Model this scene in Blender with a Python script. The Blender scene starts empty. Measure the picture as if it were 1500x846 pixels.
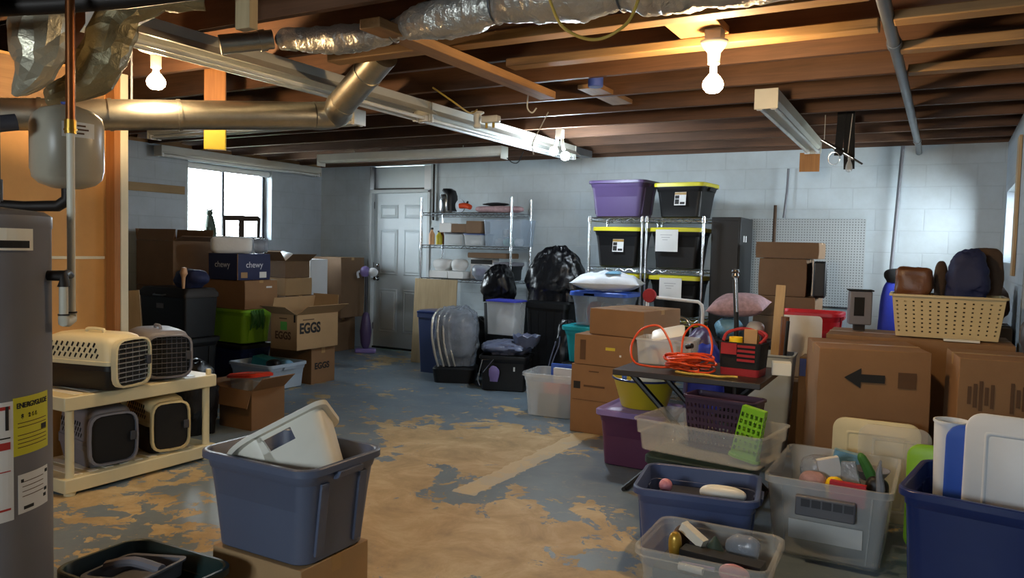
import bpy, math, random
from mathutils import Vector, Matrix, noise
C = bpy.context.scene.collection
SC = bpy.context.scene
PI = math.pi
def R(d): return math.radians(d)
def hexc(h):
    h = h.lstrip('#'); v = [int(h[i:i+2], 16)/255 for i in (0, 2, 4)]
    return tuple((c/12.92 if c <= .04045 else ((c+.055)/1.055)**2.4) for c in v)

# ---------------------------------------------------------------- materials
def new_mat(name):
    m = bpy.data.materials.new(name); m.use_nodes = True
    nt = m.node_tree; nt.nodes.clear()
    out = nt.nodes.new('ShaderNodeOutputMaterial')
    return m, nt, out
def N(nt, t, **kw):
    n = nt.nodes.new(t)
    for k, v in kw.items():
        if k in n.inputs: n.inputs[k].default_value = v
        else: setattr(n, k, v)
    return n
def ramp(nt, fac, stops):
    r = nt.nodes.new('ShaderNodeValToRGB')
    e = r.color_ramp.elements
    while len(e) < len(stops): e.new(.5)
    for el, (p, c) in zip(e, stops): el.position = p; el.color = (*c, 1)
    nt.links.new(fac, r.inputs[0]); return r.outputs[0]
def scl(c, k): return tuple(min(1, x*k) for x in c)
def mat(name, col, rough=.5, metal=0, var=.12, nscale=6, bump=0, bscale=40, stretch=(1, 1, 1), coat=0, spec=.5, clear=0, sss=0, emit=None):
    """procedural surface: noise-varied colour, optional bump, optional see-through share"""
    if isinstance(col, str): col = hexc(col)
    m, nt, out = new_mat(name); L = nt.links.new
    tc = N(nt, 'ShaderNodeTexCoord'); mp = N(nt, 'ShaderNodeMapping'); mp.inputs['Scale'].default_value = stretch
    L(tc.outputs['Object'], mp.inputs['Vector'])
    nz = N(nt, 'ShaderNodeTexNoise', Scale=nscale, Detail=5.0, Roughness=.6); L(mp.outputs[0], nz.inputs['Vector'])
    c = ramp(nt, nz.outputs['Fac'], [(.3, scl(col, 1-var)), (.7, scl(col, 1+var))])
    p = N(nt, 'ShaderNodeBsdfPrincipled', Roughness=rough, Metallic=metal)
    p.inputs['Coat Weight'].default_value = coat; p.inputs['Specular IOR Level'].default_value = spec
    L(c, p.inputs['Base Color'])
    if bump:
        n2 = N(nt, 'ShaderNodeTexNoise', Scale=bscale, Detail=4.0, Roughness=.6, Distortion=.4); L(mp.outputs[0], n2.inputs['Vector'])
        b = N(nt, 'ShaderNodeBump', Strength=bump, Distance=.01); L(n2.outputs['Fac'], b.inputs['Height']); L(b.outputs[0], p.inputs['Normal'])
    if emit: p.inputs['Emission Color'].default_value = (*emit[0], 1); p.inputs['Emission Strength'].default_value = emit[1]
    if clear:
        t = N(nt, 'ShaderNodeBsdfTransparent'); t.inputs[0].default_value = (*[min(1, x*.25+.75) for x in col], 1)
        mx = N(nt, 'ShaderNodeMixShader'); mx.inputs[0].default_value = clear
        L(p.outputs[0], mx.inputs[1]); L(t.outputs[0], mx.inputs[2]); L(mx.outputs[0], out.inputs[0])
    else: L(p.outputs[0], out.inputs[0])
    return m
def wood(name, a, b, axis=0, rough=.65, scale=9):
    a, b = hexc(a), hexc(b)
    m, nt, out = new_mat(name); L = nt.links.new
    tc = N(nt, 'ShaderNodeTexCoord'); mp = N(nt, 'ShaderNodeMapping')
    s = [1, 1, 1]; s[axis] = .06; mp.inputs['Scale'].default_value = s
    L(tc.outputs['Object'], mp.inputs['Vector'])
    nz = N(nt, 'ShaderNodeTexNoise', Scale=scale*4, Detail=6.0, Roughness=.65, Distortion=.8); L(mp.outputs[0], nz.inputs['Vector'])
    n3 = N(nt, 'ShaderNodeTexNoise', Scale=1.7, Detail=2.0); L(tc.outputs['Object'], n3.inputs['Vector'])
    ad = N(nt, 'ShaderNodeMath', operation='MULTIPLY_ADD'); ad.inputs[1].default_value = .6; L(n3.outputs['Fac'], ad.inputs[0])
    m2 = N(nt, 'ShaderNodeMath', operation='MULTIPLY'); m2.inputs[1].default_value = .5; L(nz.outputs['Fac'], m2.inputs[0]); L(m2.outputs[0], ad.inputs[2])
    c = ramp(nt, ad.outputs[0], [(.38, a), (.68, b)])
    p = N(nt, 'ShaderNodeBsdfPrincipled', Roughness=rough); L(c, p.inputs['Base Color'])
    bp = N(nt, 'ShaderNodeBump', Strength=.15, Distance=.005); L(nz.outputs['Fac'], bp.inputs['Height']); L(bp.outputs[0], p.inputs['Normal'])
    L(p.outputs[0], out.inputs[0]); return m
def block_wall(name, axis, col='#c3cdd2'):
    """painted concrete block: shallow mortar joints under the paint"""
    col = hexc(col)
    m, nt, out = new_mat(name); L = nt.links.new
    tc = N(nt, 'ShaderNodeTexCoord'); sp = N(nt, 'ShaderNodeSeparateXYZ'); cb = N(nt, 'ShaderNodeCombineXYZ')
    L(tc.outputs['Object'], sp.inputs[0]); L(sp.outputs[axis], cb.inputs[0]); L(sp.outputs[2], cb.inputs[1])
    br = N(nt, 'ShaderNodeTexBrick'); br.inputs['Scale'].default_value = 1; br.inputs['Brick Width'].default_value = .406
    br.inputs['Row Height'].default_value = .203; br.inputs['Mortar Size'].default_value = .007; br.inputs['Mortar Smooth'].default_value = .6
    br.inputs['Color1'].default_value = (*scl(col, .985), 1); br.inputs['Color2'].default_value = (*scl(col, 1.015), 1); br.inputs['Mortar'].default_value = (*scl(col, .93), 1)
    L(cb.outputs[0], br.inputs['Vector'])
    nz = N(nt, 'ShaderNodeTexNoise', Scale=2.0, Detail=8.0, Roughness=.7); L(tc.outputs['Object'], nz.inputs['Vector'])
    st = ramp(nt, nz.outputs['Fac'], [(.35, (.86, .85, .83)), (.62, (1, 1, 1))])
    mu = N(nt, 'ShaderNodeMix', data_type='RGBA', blend_type='MULTIPLY'); mu.inputs[0].default_value = 1
    L(br.outputs['Color'], mu.inputs[6]); L(st, mu.inputs[7])
    p = N(nt, 'ShaderNodeBsdfPrincipled', Roughness=.6); L(mu.outputs[2], p.inputs['Base Color'])
    n2 = N(nt, 'ShaderNodeTexNoise', Scale=60.0, Detail=4.0); L(tc.outputs['Object'], n2.inputs['Vector'])
    inv = N(nt, 'ShaderNodeMath', operation='MULTIPLY_ADD'); inv.inputs[1].default_value = -1.2; L(br.outputs['Fac'], inv.inputs[0])
    sm = N(nt, 'ShaderNodeMath', operation='MULTIPLY'); sm.inputs[1].default_value = .35; L(n2.outputs['Fac'], sm.inputs[0]); L(sm.outputs[0], inv.inputs[2])
    b = N(nt, 'ShaderNodeBump', Strength=.3, Distance=.005); L(inv.outputs[0], b.inputs['Height']); L(b.outputs[0], p.inputs['Normal'])
    L(p.outputs[0], out.inputs[0]); return m
def floor_mat():
    """grey-blue floor paint worn through to tan concrete in patches of their own shape"""
    m, nt, out = new_mat('worn_floor_paint'); L = nt.links.new
    tc = N(nt, 'ShaderNodeTexCoord')
    def nse(s, d, dist=0, r=.6):
        n = N(nt, 'ShaderNodeTexNoise', Scale=s, Detail=d, Roughness=r, Distortion=dist); L(tc.outputs['Object'], n.inputs['Vector']); return n.outputs['Fac']
    def mth(op, a, b=None, c=None):
        n = N(nt, 'ShaderNodeMath', operation=op)
        for i, v in enumerate((a, b, c)):
            if v is None: continue
            if isinstance(v, (int, float)): n.inputs[i].default_value = v
            else: L(v, n.inputs[i])
        return n.outputs[0]
    tot = None
    blobs = [(-2.75, 4.35, .95, .5), (-3.2, 4.5, .6, .35), (-2.35, 3.1, .8, .5), (-1.7, 3.2, .8, .5), (-1.8, 2.2, 1.0, .4), (-2.4, 4.9, .5, .4), (-3.0, 3.3, .55, .3),
             (-2.0, 3.95, .3, -.62), (-1.85, 4.45, .33, -.62), (-2.25, 3.55, .28, -.5), (-2.0, 2.9, .25, -.3),
             (-3.65, 2.5, .6, .22), (-3.3, 2.1, .6, .2), (-3.9, 5.0, .35, .16), (-4.5, 5.9, .3, .14), (-5.6, 7.6, .9, .25)]
    for x, y, r, a in blobs:
        d = N(nt, 'ShaderNodeVectorMath', operation='DISTANCE'); L(tc.outputs['Object'], d.inputs[0]); d.inputs[1].default_value = (x, y, 0)
        mr = N(nt, 'ShaderNodeMapRange', interpolation_type='SMOOTHSTEP'); mr.inputs['From Min'].default_value = 0; mr.inputs['From Max'].default_value = r*1.35
        mr.inputs['To Min'].default_value = a; mr.inputs['To Max'].default_value = 0; L(d.outputs['Value'], mr.inputs['Value'])
        tot = mr.outputs[0] if tot is None else mth('ADD', tot, mr.outputs[0])
    n1 = nse(2.2, 10, .7, .6); v = mth('MULTIPLY_ADD', n1, 2.4, -1.45); v = mth('ADD', v, tot); v = mth('ADD', v, mth('MULTIPLY_ADD', nse(8.5, 8, .8, .65), 1.5, -.75))
    bare = N(nt, 'ShaderNodeMapRange', interpolation_type='SMOOTHSTEP'); bare.inputs['From Min'].default_value = -.015; bare.inputs['From Max'].default_value = .03; L(v, bare.inputs['Value'])
    # worn joint strip running along y
    sp = N(nt, 'ShaderNodeSeparateXYZ'); L(tc.outputs['Object'], sp.inputs[0])
    sx = mth('ABSOLUTE', mth('ADD', mth('ADD', sp.outputs[0], 2.3), mth('MULTIPLY_ADD', nse(5, 4), .12, -.06)))
    s1 = mth('LESS_THAN', sx, .075); s2 = mth('MULTIPLY', mth('GREATER_THAN', sp.outputs[1], 3.6), mth('LESS_THAN', sp.outputs[1], 5.3)); strip = mth('MULTIPLY', s1, s2)
    conc = ramp(nt, nse(3.5, 8, .5, .7), [(.3, hexc('#9f8a66')), (.5, hexc('#bea57a')), (.7, hexc('#d6c49c'))])
    pnt = ramp(nt, nse(1.3, 8, .2, .7), [(.3, hexc('#65737e')), (.7, hexc('#82919c'))])
    thin = ramp(nt, nse(7, 8, .6, .75), [(.56, (0, 0, 0)), (.72, (.55, .55, .55))])
    m0 = N(nt, 'ShaderNodeMix', data_type='RGBA'); L(thin, m0.inputs[0]); L(pnt, m0.inputs[6]); L(conc, m0.inputs[7])
    m1 = N(nt, 'ShaderNodeMix', data_type='RGBA'); L(bare.outputs[0], m1.inputs[0]); L(m0.outputs[2], m1.inputs[6]); L(conc, m1.inputs[7])
    m2 = N(nt, 'ShaderNodeMix', data_type='RGBA'); L(mth('MULTIPLY', strip, .75), m2.inputs[0]); L(m1.outputs[2], m2.inputs[6]); m2.inputs[7].default_value = (*hexc('#d6c7a4'), 1)
    p = N(nt, 'ShaderNodeBsdfPrincipled', Roughness=.5); L(m2.outputs[2], p.inputs['Base Color'])
    rg = mth('MULTIPLY_ADD', bare.outputs[0], .2, .42); L(rg, p.inputs['Roughness'])
    hh = mth('MULTIPLY_ADD', nse(24, 5), .4, mth('MULTIPLY', bare.outputs[0], -.5))
    b = N(nt, 'ShaderNodeBump', Strength=.3, Distance=.006); L(hh, b.inputs['Height']); L(b.outputs[0], p.inputs['Normal'])
    L(p.outputs[0], out.inputs[0]); return m
def glow(name, col, s):
    m, nt, out = new_mat(name); e = N(nt, 'ShaderNodeEmission', Strength=s); e.inputs[0].default_value = (*col, 1)
    nt.links.new(e.outputs[0], out.inputs[0]); return m
def glass_mat():
    m, nt, out = new_mat('window_glass'); L = nt.links.new
    g = N(nt, 'ShaderNodeBsdfGlossy', Roughness=.02); t = N(nt, 'ShaderNodeBsdfTransparent'); fr = N(nt, 'ShaderNodeFresnel'); fr.inputs[0].default_value = 1.3
    mx = N(nt, 'ShaderNodeMixShader'); L(fr.outputs[0], mx.inputs[0]); L(t.outputs[0], mx.inputs[1]); L(g.outputs[0], mx.inputs[2]); L(mx.outputs[0], out.inputs[0]); return m

M = dict(
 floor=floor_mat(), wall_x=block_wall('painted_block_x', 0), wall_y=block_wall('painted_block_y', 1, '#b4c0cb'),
 joist=wood('joist_wood', '#4c3424', '#735038', 0), joist_new=wood('strapping_wood', '#7a5a3a', '#a5804f', 0), joist_y=wood('strapping_wood_lengthwise', '#7d5a36', '#ab8050', 1),
 deck=mat('subfloor', '#3e2c20', .8, var=.25, nscale=3), stud=wood('stud_wood', '#8f5a2a', '#b87a3e', 2), panel=mat('plywood_panel', '#d29c58', .6, var=.08, nscale=4),
 cream_edge=mat('drywall_edge', '#e2d9bd', .7, var=.05), plank=wood('pale_plank', '#a58a64', '#c7ac84', 2), board_y=wood('brown_wall_board', '#8b7350', '#a48a62', 1), plywood=wood('plywood_sheet', '#a8916a', '#c4ad85', 2),
 card=mat('cardboard', '#8f6a47', .8, var=.07, nscale=5, bump=.08, bscale=120), card_d=mat('darker_cardboard', '#755a40', .8, var=.09, nscale=5, bump=.08, bscale=120), card_l=mat('light_cardboard', '#ad8b62', .8, var=.06, nscale=5),
 tape=mat('packing_tape', '#b08a58', .3, var=.04), ink=mat('black_ink', '#1d1a18', .7), ink_b=mat('brown_ink', '#5b3f28', .8), paper=mat('white_paper', '#e4e4e2', .8, var=.03), navyprint=mat('navy_print', '#20264e', .55, var=.06), ink_w=mat('white_ink', '#d5d7e2', .6), ink_y=mat('yellow_tape', '#d9c23a', .5), ink_g=mat('green_ink', '#5fae4c', .7), ink_r=mat('red_ink', '#b5322b', .6),
 gtote=mat('grey_blue_plastic', '#5b6379', .42, var=.05, nscale=3, bump=.05, bscale=200), navy=mat('navy_plastic', '#22336a', .3, var=.05), bluegrey=mat('slate_blue_plastic', '#47557e', .4, var=.05), black=mat('black_plastic', '#0d0d0f', .48, var=.1), yellow_lid=mat('yellow_plastic', '#d9cf2e', .4, var=.04),
 purple=mat('purple_plastic', '#54446c', .4, var=.05), lilac=mat('lilac_plastic', '#8a78b4', .35, var=.05), maroon=mat('plum_plastic', '#5d3050', .4, var=.06), lime=mat('lime_plastic', '#8cc430', .4, var=.05), limeb=mat('bright_lime_plastic', '#86c51e', .35, var=.05), teal=mat('teal_plastic', '#1f9da6', .35, var=.05), red=mat('red_plastic', '#c4202f', .4, var=.05), redor=mat('orange_red_plastic', '#dd3a1c', .28, var=.05), blue=mat('blue_plastic', '#3c62c4', .35, var=.04), blue2=mat('blue_violet_plastic', '#4950c8', .35, var=.04),
 dgreen=mat('dark_green_plastic', '#1c3230', .45, var=.08), cream=mat('cream_plastic', '#d9cda6', .45, var=.04), creamw=mat('ivory_plastic', '#f0ebdc', .4, var=.03), white=mat('white_plastic', '#e6e8ea', .4, var=.03), yellow=mat('yellow_tub_plastic', '#c6b52a', .4, var=.05), dpurple=mat('dark_purple_plastic', '#3c2740', .4, var=.08), tan=mat('tan_plastic', '#d2bd8c', .45, var=.03),
 clear=mat('clear_plastic', '#f0f3f4', .25, var=.03, clear=.70), milky=mat('milky_plastic', '#efece4', .35, var=.04, clear=.76), clear_b=mat('bluish_clear_plastic', '#ccd9e6', .25, var=.03, clear=.76), film=mat('clear_film', '#b4bcc8', .1, var=.25, bump=1.0, bscale=14, clear=.55, spec=.9), frost=mat('frosted_plastic', '#c2d2e2', .4, var=.04, clear=.2),
 bag=mat('black_bag_film', '#0c0c10', .33, var=.2, bump=.8, bscale=9, stretch=(1.6, 1.6, .45)), greybag=mat('grey_bag_film', '#6d7590', .28, var=.12, bump=.6, bscale=14), whitebag=mat('white_sack', '#dde2e8', .45, var=.05, bump=.4, bscale=18), brownfab=mat('brown_fabric', '#4d3a2b', .85, var=.2, bump=.4, bscale=60), navyfab=mat('navy_fabric', '#20284e', .7, var=.15, bump=.3, bscale=40), brownleather=mat('brown_leather', '#6a4226', .38, var=.2, bump=.2, bscale=40), pinkfab=mat('pink_patterned_fabric', '#b08f92', .85, var=.25, nscale=28), blackfab=mat('black_fabric', '#141416', .8, var=.2, bump=.3), bluefab=mat('bright_blue_fabric', '#2338b8', .6, var=.15, bump=.2), lightblue=mat('light_blue_film', '#7fb4d2', .3, var=.25, bump=.6), redfab=mat('red_fabric', '#9d2127', .7, var=.15, bump=.3), greyfab=mat('grey_fabric', '#7d8086', .8, var=.15, bump=.2),
 galv=mat('galvanised_metal', '#b9b4a6', .36, 1, var=.12, nscale=14, bump=.06, bscale=30), foil=mat('foil_jacket', '#d6d2c8', .3, .75, var=.1, bump=1.0, bscale=34), foil_pale=mat('pale_duct_jacket', '#bfb79f', .34, .55, var=.15, bump=.5, bscale=20), foil_old=mat('dull_duct_jacket', '#8f8464', .4, .5, var=.25, bump=.8, bscale=26), chrome=mat('chrome', '#c9ccd0', .22, 1, var=.05), steel=mat('grey_steel', '#77797c', .4, .8, var=.1), iron=mat('dark_iron', '#2c2622', .55, .5, var=.2), copper=mat('copper', '#8a5430', .38, .9, var=.25), brass=mat('brass', '#b08a3c', .35, .9),
 heater=mat('heater_enamel', '#7d7b80', .42, var=.04), tankp=mat('tank_enamel', '#b4ab97', .32, var=.05), pvc=mat('pvc', '#d4cdba', .45, var=.04), fixture=mat('white_enamel', '#cfcdc2', .4, var=.05), porcelain=mat('porcelain', '#e2dccb', .3), doorp=mat('door_paint', '#ccd6da', .45, var=.03), trimp=mat('trim_paint', '#b9bfc0', .5, var=.05), dark=mat('dark_recess', '#0d0d0f', .8), greyplas=mat('grey_plastic', '#6a6a70', .5, var=.06), dgrey=mat('dark_grey_plastic', '#3c3d44', .45, var=.06), kgrey=mat('kennel_grey', '#77767e', .5, var=.06),
 tube=mat('lamp_tube', '#dfe2e0', .25), orange=mat('orange_cord', '#d5481c', .4, var=.05), ycord=mat('yellow_cord', '#c7a64a', .5), wcord=mat('white_cord', '#c8c2b4', .5), ylabel=mat('yellow_label', '#d6cf2c', .5, var=.03), tabletop=mat('dark_laminate', '#2a221e', .42, var=.2, nscale=8), pegb=None, white_cloth=mat('white_cloth', '#e6e6e4', .8, var=.05, bump=.2, bscale=40), bluecard=mat('blue_card', '#3a4f9a', .6), mint=mat('mint_plastic', '#8fc4b4', .4), pinkish=mat('pink_plastic', '#d88c98', .4), peach=mat('peach_plastic', '#d9a77c', .5), gold=mat('gold_film', '#c39a3c', .3, .4), yellowp=mat('yellow_paint', '#ffd208', .5, var=.05), amber=mat('amber_plastic', '#b08a3a', .4, clear=.25), tealcard=mat('teal_card', '#1d7f86', .6), leaf=mat('leaf', '#3f7a34', .6, var=.3, nscale=2), gravel=mat('pale_gravel', '#b5b0a2', .9, var=.15, nscale=8), stone=mat('green_bronze', '#3a4a3e', .6, var=.2),
)
M['glass'] = glass_mat()
def pegboard_mat():
    m, nt, out = new_mat('pegboard'); L = nt.links.new
    tc = N(nt, 'ShaderNodeTexCoord'); mp = N(nt, 'ShaderNodeMapping'); mp.inputs['Scale'].default_value = (39.4, 39.4, 39.4); L(tc.outputs['Object'], mp.inputs[0])
    fr = N(nt, 'ShaderNodeVectorMath', operation='FRACTION'); L(mp.outputs[0], fr.inputs[0])
    sp = N(nt, 'ShaderNodeSeparateXYZ'); L(fr.outputs[0], sp.inputs[0]); cb = N(nt, 'ShaderNodeCombineXYZ'); L(sp.outputs[0], cb.inputs[0]); L(sp.outputs[2], cb.inputs[1])
    d = N(nt, 'ShaderNodeVectorMath', operation='DISTANCE'); L(cb.outputs[0], d.inputs[0]); d.inputs[1].default_value = (.5, .5, 0)
    c = ramp(nt, d.outputs['Value'], [(.17, (.05, .05, .05)), (.2, hexc('#b4b9ba'))])
    p = N(nt, 'ShaderNodeBsdfPrincipled', Roughness=.6); L(c, p.inputs['Base Color']); L(p.outputs[0], out.inputs[0]); return m
M['pegb'] = pegboard_mat()

# ---------------------------------------------------------------- mesh building
class MB:
    def __init__(s): s.v = []; s.f = []
    def add(s, vs, fs, mtx=None):
        b = len(s.v); s.v += [tuple(mtx @ Vector(p)) if mtx else tuple(p) for p in vs]; s.f += [tuple(b+i for i in f) for f in fs]; return s
    def box(s, x0, y0, z0, x1, y1, z1, mtx=None):
        return s.add([(x0, y0, z0), (x1, y0, z0), (x1, y1, z0), (x0, y1, z0), (x0, y0, z1), (x1, y0, z1), (x1, y1, z1), (x0, y1, z1)],
                     [(3, 2, 1, 0), (4, 5, 6, 7), (0, 1, 5, 4), (1, 2, 6, 5), (2, 3, 7, 6), (3, 0, 4, 7)], mtx)
    def cbox(s, c, d, mtx=None):
        return s.box(c[0]-d[0]/2, c[1]-d[1]/2, c[2]-d[2]/2, c[0]+d[0]/2, c[1]+d[1]/2, c[2]+d[2]/2, mtx)
    def loops(s, ls, cap0=True, cap1=True, mtx=None, close=False):
        n = len(ls[0]); vs = [p for l in ls for p in l]; fs = []
        for k in range(len(ls)-(0 if close else 1)):
            k2 = (k+1) % len(ls)
            for i in range(n):
                j = (i+1) % n; fs.append((k*n+i, k*n+j, k2*n+j, k2*n+i))
        if cap0 and not close: fs.append(tuple(range(n-1, -1, -1)))
        if cap1 and not close: fs.append(tuple((len(ls)-1)*n+i for i in range(n)))
        return s.add(vs, fs, mtx)
    def loft(s, levels, n=5, cap0=True, cap1=True, mtx=None):
        return s.loops([rr(w, d, r, n, z, *(o or ())) for z, w, d, r, *o in levels], cap0, cap1, mtx)
    def lathe(s, prof, n=24, mtx=None, c=(0, 0, 0), ring=False):
        ls = [[(c[0]+r*math.cos(2*PI*i/n), c[1]+r*math.sin(2*PI*i/n), c[2]+z) for i in range(n)] for r, z in prof]
        return s.loops(ls, True, True, mtx, ring)
    def tube(s, pts, r, n=10, mtx=None, sub=0, close=False):
        P = [Vector(p) for p in pts]; rs = list(r) if hasattr(r, '__len__') else [r]*len(P)
        if sub:
            Q = []; q = []
            m = len(P); segs = m if close else m-1
            for i in range(segs):
                g = (lambda k: P[k % m]) if close else (lambda k: P[max(0, min(m-1, k))])
                a, b, c_, d = g(i-1), g(i), g(i+1), g(i+2)
                for k in range(sub):
                    t = k/sub
                    Q.append(.5*((2*b)+(c_-a)*t+(2*a-5*b+4*c_-d)*t*t+(3*b-a-3*c_+d)*t**3)); q.append(rs[i]*(1-t)+rs[(i+1) % m]*t)
            if not close: Q.append(P[-1]); q.append(rs[-1])
            P, rs = Q, q
        ls = []; up = None
        for i, p in enumerate(P):
            if close: t = P[(i+1) % len(P)]-P[i-1]
            else: t = P[min(i+1, len(P)-1)]-P[max(i-1, 0)]
            if t.length < 1e-9: t = Vector((0, 0, 1))
            t.normalize()
            if up is None: up = t.orthogonal().normalized()
            up = (up-t*up.dot(t))
            up = up.normalized() if up.length > 1e-6 else t.orthogonal().normalized()
            sd = t.cross(up)
            ls.append([tuple(p+rs[i]*(math.cos(2*PI*k/n)*up+math.sin(2*PI*k/n)*sd)) for k in range(n)])
        return s.loops(ls, mtx=mtx, close=close)
    def prism(s, out, y0, y1, mtx=None):
        return s.loops([[(x, y0, z) for x, z in out], [(x, y1, z) for x, z in out]], mtx=mtx)
    def lump(s, w, d, h, seed=0, amp=.08, sq=3., nu=28, nv=16, fr=4., c=(0, 0, 0), mtx=None, flat=.25, fine=0, top=1):
        vs = []; fs = []
        pw = lambda x: math.copysign(abs(x)**(2/sq), x)
        for j in range(nv+1):
            ph = -PI/2+PI*j/nv
            for i in range(nu):
                th = 2*PI*i/nu
                x, y, z = pw(math.cos(ph))*pw(math.cos(th)), pw(math.cos(ph))*pw(math.sin(th)), pw(math.sin(ph))
                q = Vector((x*w, y*d, z*h))*fr+Vector((seed*7.3, seed*3.1, seed*1.7))
                k = 1+amp*noise.noise(q)*2+amp*.5*noise.noise(q*2.3)
                if fine: k -= fine*abs(noise.noise(q*2.1+Vector((9, 2, 4))))
                z2 = z*k if z > 0 else max(z*k, -1)
                if z2 < -1+flat: z2 = -1
                g = 1+(top-1)*(z2+1)/2; vs.append((c[0]+x*k*g*w/2, c[1]+y*k*g*d/2, c[2]+(z2+1)*h/2))
        for j in range(nv):
            for i in range(nu):
                k = (i+1) % nu; fs.append((j*nu+i, j*nu+k, (j+1)*nu+k, (j+1)*nu+i))
        return s.add(vs, fs, mtx)
    def pillow(s, w, d, h, seed=0, amp=.04, n=30, m_=22, p=2.6, c=(0, 0, 0), pinch=.10):
        top, bot = [], []
        for j in range(m_+1):
            for i in range(n+1):
                u, v = -1+2*i/n, -1+2*j/m_
                t = max(0, (1-abs(u)**p)*(1-abs(v)**p))**.55
                k = 1-pinch*(1-abs(v)**2)*u*u; k2 = 1-pinch*(1-abs(u)**2)*v*v
                q = Vector((u*w*7+seed, v*d*7, seed*2.)); wr = 1+amp*3*noise.noise(q)-amp*2*abs(noise.noise(q*2.2))
                top.append((c[0]+u*w/2*k, c[1]+v*d/2*k2, c[2]+h*.36+h*.64*t*wr)); bot.append((c[0]+u*w/2*k, c[1]+v*d/2*k2, c[2]+h*.36-h*.36*min(1, t*1.25)-.0005))
        N_ = n+1; fs = []
        for j in range(m_):
            for i in range(n):
                a = j*N_+i; fs.append((a, a+1, a+N_+1, a+N_)); b = a+len(top); fs.append((b+N_, b+N_+1, b+1, b))
        o = len(top)
        for i in range(n): fs.append((i, i+o, i+1+o, i+1)); a = m_*N_+i; fs.append((a+1, a+1+o, a+o, a))
        for j in range(m_): a = j*N_; fs.append((a+N_, a+N_+o, a+o, a)); a = j*N_+n; fs.append((a, a+o, a+N_+o, a+N_))
        return s.add(top+bot, fs)
    def build(s, name, m, parent=None, bevel=0, smooth=True, loc=(0, 0, 0), rot=(0, 0, 0), seg=2):
        me = bpy.data.meshes.new(name); me.from_pydata(s.v, [], s.f); me.materials.append(M[m] if isinstance(m, str) else m)
        import bmesh
        bm = bmesh.new(); bm.from_mesh(me); bmesh.ops.recalc_face_normals(bm, faces=bm.faces); bm.to_mesh(me); bm.free()
        if smooth:
            me.polygons.foreach_set('use_smooth', [True]*len(me.polygons)); me.set_sharp_from_angle(angle=.7)
        o = bpy.data.objects.new(name, me); C.objects.link(o); o.location = loc; o.rotation_euler = rot
        if parent: o.parent = parent
        if bevel:
            b = o.modifiers.new('edge', 'BEVEL'); b.width = bevel; b.segments = seg; b.limit_method = 'ANGLE'; b.angle_limit = R(40); b.use_clamp_overlap = True
        return o
def rr(w, d, r, n=5, z=0, ox=0, oy=0):
    r = min(r, w/2-1e-4, d/2-1e-4); pts = []
    for cx, cy, a in ((w/2-r, d/2-r, 0), (-w/2+r, d/2-r, PI/2), (-w/2+r, -d/2+r, PI), (w/2-r, -d/2+r, 1.5*PI)):
        for k in range(n): t = a+PI/2*k/(n-1); pts.append((ox+cx+r*math.cos(t), oy+cy+r*math.sin(t), z))
    return pts
def tag(o, label, cat, group=None, kind=None):
    o['label'] = label; o['category'] = cat
    if group: o['group'] = group
    if kind: o['kind'] = kind
    return o
def root(name, label, cat, loc, rz=0, group=None, rot=None):
    o = bpy.data.objects.new(name, None); C.objects.link(o); o.empty_display_size = .05; o.location = loc
    o.rotation_euler = rot if rot else (0, 0, R(rz)); return tag(o, label, cat, group)
def one(name, mb, m, label, cat, loc=(0, 0, 0), rz=0, group=None, rot=None, **kw):
    o = mb.build(name, m, None, loc=loc, rot=rot if rot else (0, 0, R(rz)), **kw); return tag(o, label, cat, group)
def struct(name, mb, m, parent=None, **kw):
    o = mb.build(name, m, parent, **kw)
    if not parent: o['kind'] = 'structure'
    return o
def copy_thing(o, loc=None, rz=None, label=None):
    def cp(q, par):
        c = q.copy(); C.objects.link(c); c.parent = par
        for k in list(q.children): cp(k, c)
        return c
    n = cp(o, None)
    if loc: n.location = loc
    if rz is not None: n.rotation_euler = (0, 0, R(rz))
    if label: n['label'] = label
    return n
def text(parent, s, size, m, loc, rz=0, name='lettering', rot=None, sx=1, bold=0):
    cu = bpy.data.curves.new(name, 'FONT'); cu.body = s; cu.size = size; cu.extrude = .0006; cu.align_x = 'CENTER'; cu.align_y = 'CENTER'; cu.offset = bold
    t = bpy.data.objects.new(name, cu); me = bpy.data.meshes.new_from_object(t); bpy.data.objects.remove(t); bpy.data.curves.remove(cu)
    me.materials.clear(); me.materials.append(M[m]); me.name = name
    o = bpy.data.objects.new(name, me); C.objects.link(o); o.parent = parent; o.location = loc; o.rotation_euler = rot if rot else (PI/2, 0, R(rz)); o.scale = (sx, 1, 1); return o
def mark(parent, name, w, h, m, loc, rz=0, t=.0012, rot=None):
    return MB().cbox((0, 0, 0), (w, t, h)).build(name, m, parent, loc=loc, rot=rot if rot else (0, 0, R(rz)))
# ---------------------------------------------------------------- the room
XL, XR, YB, XJ, YN = -7.56, .42, 8.05, 1.5, -2.6      # left wall, right wall, back wall, jog, wall behind
ZW, ZD = 2.41, 2.64
struct('floor', MB().box(XL-.3, YN-.3, -.12, XJ+.3, YB+.3, 0), 'floor')
def wall_pieces(mb, axis, a0, a1, t0, t1, holes, z1=ZW):
    """wall running along axis (0=x,1=y) from a0..a1, thickness t0..t1, with holes (a,b,z,z)"""
    def bx(p, q, za, zb):
        if q-p < 1e-4 or zb-za < 1e-4: return
        mb.box(p, t0, za, q, t1, zb) if axis == 0 else mb.box(t0, p, za, t1, q, zb)
    cur = a0
    for h in sorted(holes):
        bx(cur, h[0], 0, z1); bx(h[0], h[1], 0, h[2]); bx(h[0], h[1], h[3], z1); cur = h[1]
    bx(cur, a1, 0, z1); return mb
DX0, DX1, DZ = -6.70, -5.72, 2.08
struct('wall_back', wall_pieces(MB(), 0, XL-.25, XJ+.25, YB, YB+.22, [(DX0, DX1, 0, 2.40)]), 'wall_x')
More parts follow.
